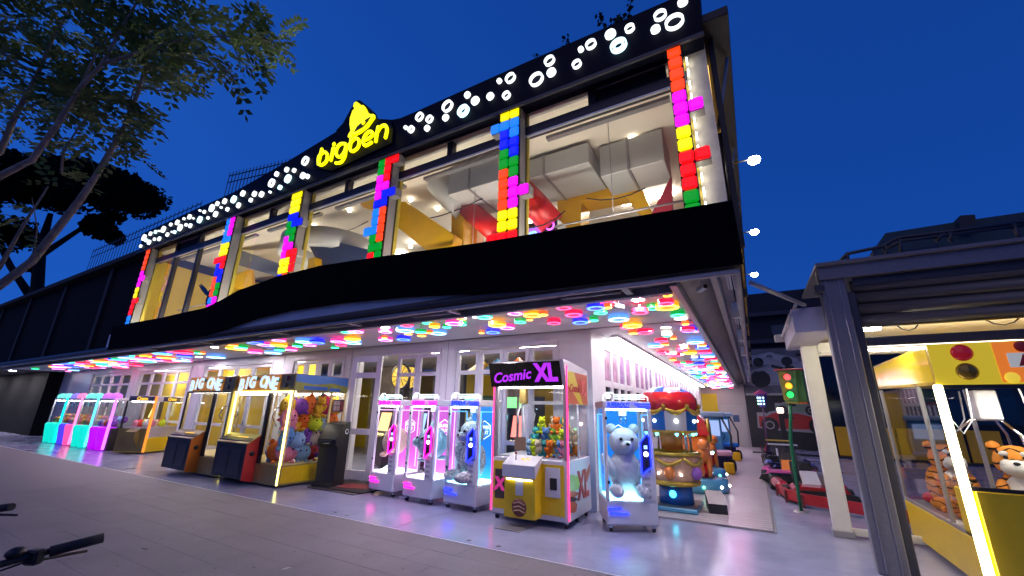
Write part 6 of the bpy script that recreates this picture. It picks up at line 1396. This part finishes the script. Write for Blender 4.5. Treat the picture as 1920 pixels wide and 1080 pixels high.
def pinna(o, d, L):
    d = d.normalized(); up_ = Vector((0, 0, 1)); s = d.cross(up_); s = s.normalized() if s.length > .01 else Vector((1, 0, 0)); n_ = rl.randint(4, 6)
    for k in range(n_):
        t_ = (k+.6)/n_; c = o+d*L*t_+Vector((0, 0, -.25*L*t_*t_))
        for sg_ in (-1, 1):
            a = (s*sg_+d*.45+Vector((0, 0, rl.uniform(-.35, .1)))).normalized(); l = L*.36*(1-.35*abs(t_-.45))*rl.uniform(.85, 1.15); w_ = a.cross(d+Vector((rl.uniform(-.3, .3), rl.uniform(-.3, .3), rl.uniform(-.3, .3)))).cross(a).normalized()*l*.27
            i = len(lv); lv.extend([c, c+a*l*.45+w_, c+a*l, c+a*l*.45-w_]); lf.append((i, i+1, i+2, i+3))
    c = o+d*L+Vector((0, 0, -.25*L)); a = d*L*.25; i = len(lv); lv.extend([c, c+a*.5+s*L*.05, c+a, c+a*.5-s*L*.05]); lf.append((i, i+1, i+2, i+3))
def spray(c, n_, sp, L=.36):
    for _ in range(int(n_*.85)):
        o = c+Vector((rl.gauss(0, sp), rl.gauss(0, sp), rl.gauss(0, sp*.7))); d = Vector((rl.gauss(.2, 1), rl.gauss(0, 1), rl.gauss(-.25, .45))); pinna(o, d, L*rl.uniform(.7, 1.25))
LC = [(515, 82, 5.4, 15, .13), (495, 50, 5.4, 12, .12), (490, 90, 5.3, 8, .12), (470, 125, 5.3, 7, .1), (440, 140, 5.1, 5, .06), (455, 70, 5.3, 7, .1), (400, 122, 5.0, 7, .08), (430, 40, 5.3, 4, .06),
      (330, 50, 5.2, 26, .24), (360, 90, 5.2, 16, .16), (300, 20, 5.3, 30, .28), (270, 60, 5.3, 26, .25), (380, 30, 5.4, 10, .12), (310, 120, 5.2, 16, .16), (330, 165, 5.3, 8, .1), (260, 130, 5.4, 14, .18), (200, 40, 5.3, 40, .32), (150, 80, 5.5, 34, .3), (120, 30, 5.6, 40, .32), (60, 60, 5.7, 26, .26), (40, 120, 5.8, 22, .24), (100, 140, 5.7, 26, .25), (160, 150, 5.5, 22, .22), (20, 10, 5.7, 26, .3), (200, 180, 5.5, 22, .2), (240, 195, 5.4, 14, .15), (270, 215, 5.4, 8, .1), (150, 220, 5.6, 18, .2), (180, 250, 5.5, 10, .14), (220, 240, 5.4, 10, .13), (245, 290, 5.3, 6, .08), (130, 250, 5.6, 10, .14), (60, 180, 5.8, 18, .22), (10, 170, 5.8, 14, .2), (20, 230, 5.9, 10, .15), (100, 200, 5.7, 12, .16), (60, 400, 5.6, 8, .15), (110, 320, 5.6, 5, .1), (-20, 90, 5.6, 16, .25), (230, 10, 5.2, 20, .22)]
for (x, y, d, n_, sp) in LC: spray(dep(x, y, d)-nb, n_, sp)
MB().add(lv, lf).build('crown', mat('feather_leaf', (.11, .19, .06), .6, var=.5, scale=2.5, spec=.3), nt_)

# ------------------------------------------------------------------ window silhouettes
wd_ = thing('window_decal', 'black silhouette decal of a person giving a V sign on the upper glass', 'decal', (-12, 5.2, 4))
def z3(pts): return [(220+x/3.857, 340+y/3.857) for x, y in pts]
wbuild(MB().prism(pxpoly(z3([(588, 752), (596, 750), (618, 764), (598, 746), (606, 742), (640, 772), (655, 798), (672, 780), (720, 720), (760, 690), (795, 665), (822, 655), (826, 635), (838, 630), (846, 645), (842, 668), (848, 690), (846, 740), (835, 790), (830, 900), (640, 905), (638, 860), (650, 830), (630, 815), (610, 790)]), 5.2), 5.2, 5.205, 'Y'), 'silhouette', BLACKM, wd_)

# ------------------------------------------------------------------ bicycles at lower left
def bicycle(loc, rz, lab, hz=1.05):
    t = thing('bicycle', lab, 'bicycle', loc, rz)          # local: forward = +Y, origin under the head tube
    M = mat('bike_black', (.012, .012, .014), .4, .2)
    for y in (.35, -.72):
        o = MB().lathe([(.325+.018*math.cos(R(60*k)), .018*math.sin(R(60*k))) for k in range(6)], (0, y, .345), 32, True, axis='X').build('wheel', RUBBER, t)
        sp = MB()
        for k in range(14): a = R(360/14*k); sp.tube([(0, y, .345), (0, y+.31*math.cos(a), .345+.31*math.sin(a))], .0015, 4)
        sp.build('spokes', CHROME, o); MB().lathe([(0, -.03), (.02, -.03), (.02, .03), (0, .03)], (0, y, .345), 10, axis='X').build('hub', CHROME, o)
    fr = MB()
    for a, c, r in (((0, .06, .85), (0, -.3, .32), .018), ((0, .05, .9), (0, -.42, .8), .016), ((0, -.42, .86), (0, -.3, .32), .016), ((0, -.3, .32), (0, -.72, .345), .012), ((0, -.4, .75), (0, -.72, .345), .01), ((0, .05, .95), (0, .15, .7), .02)): fr.tube([a, c], r, 8)
    for s in (-1, 1): fr.tube([(s*.05, .15, .7), (s*.05, .35, .345)], .012, 8)
    fr.build('frame', M, t); MB().tube([(0, .05, .93), (0, .02, hz-.02)], .015, 8).build('stem', M, t)
    hb = MB(); hb.tube([(-.3, -.12, hz+.03), (-.18, -.02, hz+.01), (0, .03, hz), (.18, -.02, hz+.01), (.3, -.12, hz+.03)], .012, 10); hb.build('handlebar', M, t)
    for s in (-1, 1):
        MB().tube([(s*.21, -.05, hz+.015), (s*.32, -.14, hz+.035)], .018, 10).build('grip', RUBBER, t)
        MB().tube([(s*.2, -.03, hz), (s*.24, .0, hz-.02), (s*.33, -.08, hz-.015)], .006, 6).build('brake_lever', M, t)
        MB().tube([(s*.19, -.03, hz), (s*.12, .1, hz-.05), (s*.04, .16, hz-.18), (s*.01, .12, .75)], .0035, 6).build('brake_cable', M, t)
        MB().box(s*.185-.02, s*.185+.02, -.05, .0, hz-.02, hz+.03, .008).build('lever_clamp', M, t)
    MB().tube([(-.06, .1, hz-.1), (0, .14, hz-.12), (.06, .1, hz-.1)], .004, 6).build('gear_cable', M, t)
    MB().box(-.08, .08, -.58, -.3, .86, .92, .025).build('saddle', RUBBER, t)
    MB().ell((.14, .0, hz+.03), (.03, .025, .02), 10, 7).build('bell', M, t)
    return t
gr = aZ(146, 1018, 1.08)     # right grip centre in the photograph
rz = R(118)
# local grip at (.265,-.095,.. ) -> place the bike so that the grip lands there
off = Matrix.Rotation(rz, 3, 'Z') @ Vector((.265, -.095, 0))
bicycle((gr.x-off.x, gr.y-off.y, 0), rz, 'black bicycle with its handlebar in the lower left corner')
g2 = aZ(6, 955, 1.07)
off = Matrix.Rotation(R(60), 3, 'Z') @ Vector((.28, -.1, 0))
bicycle((g2.x-off.x, g2.y-off.y, 0), R(60), 'second bicycle at the left edge with only its handlebar end showing')
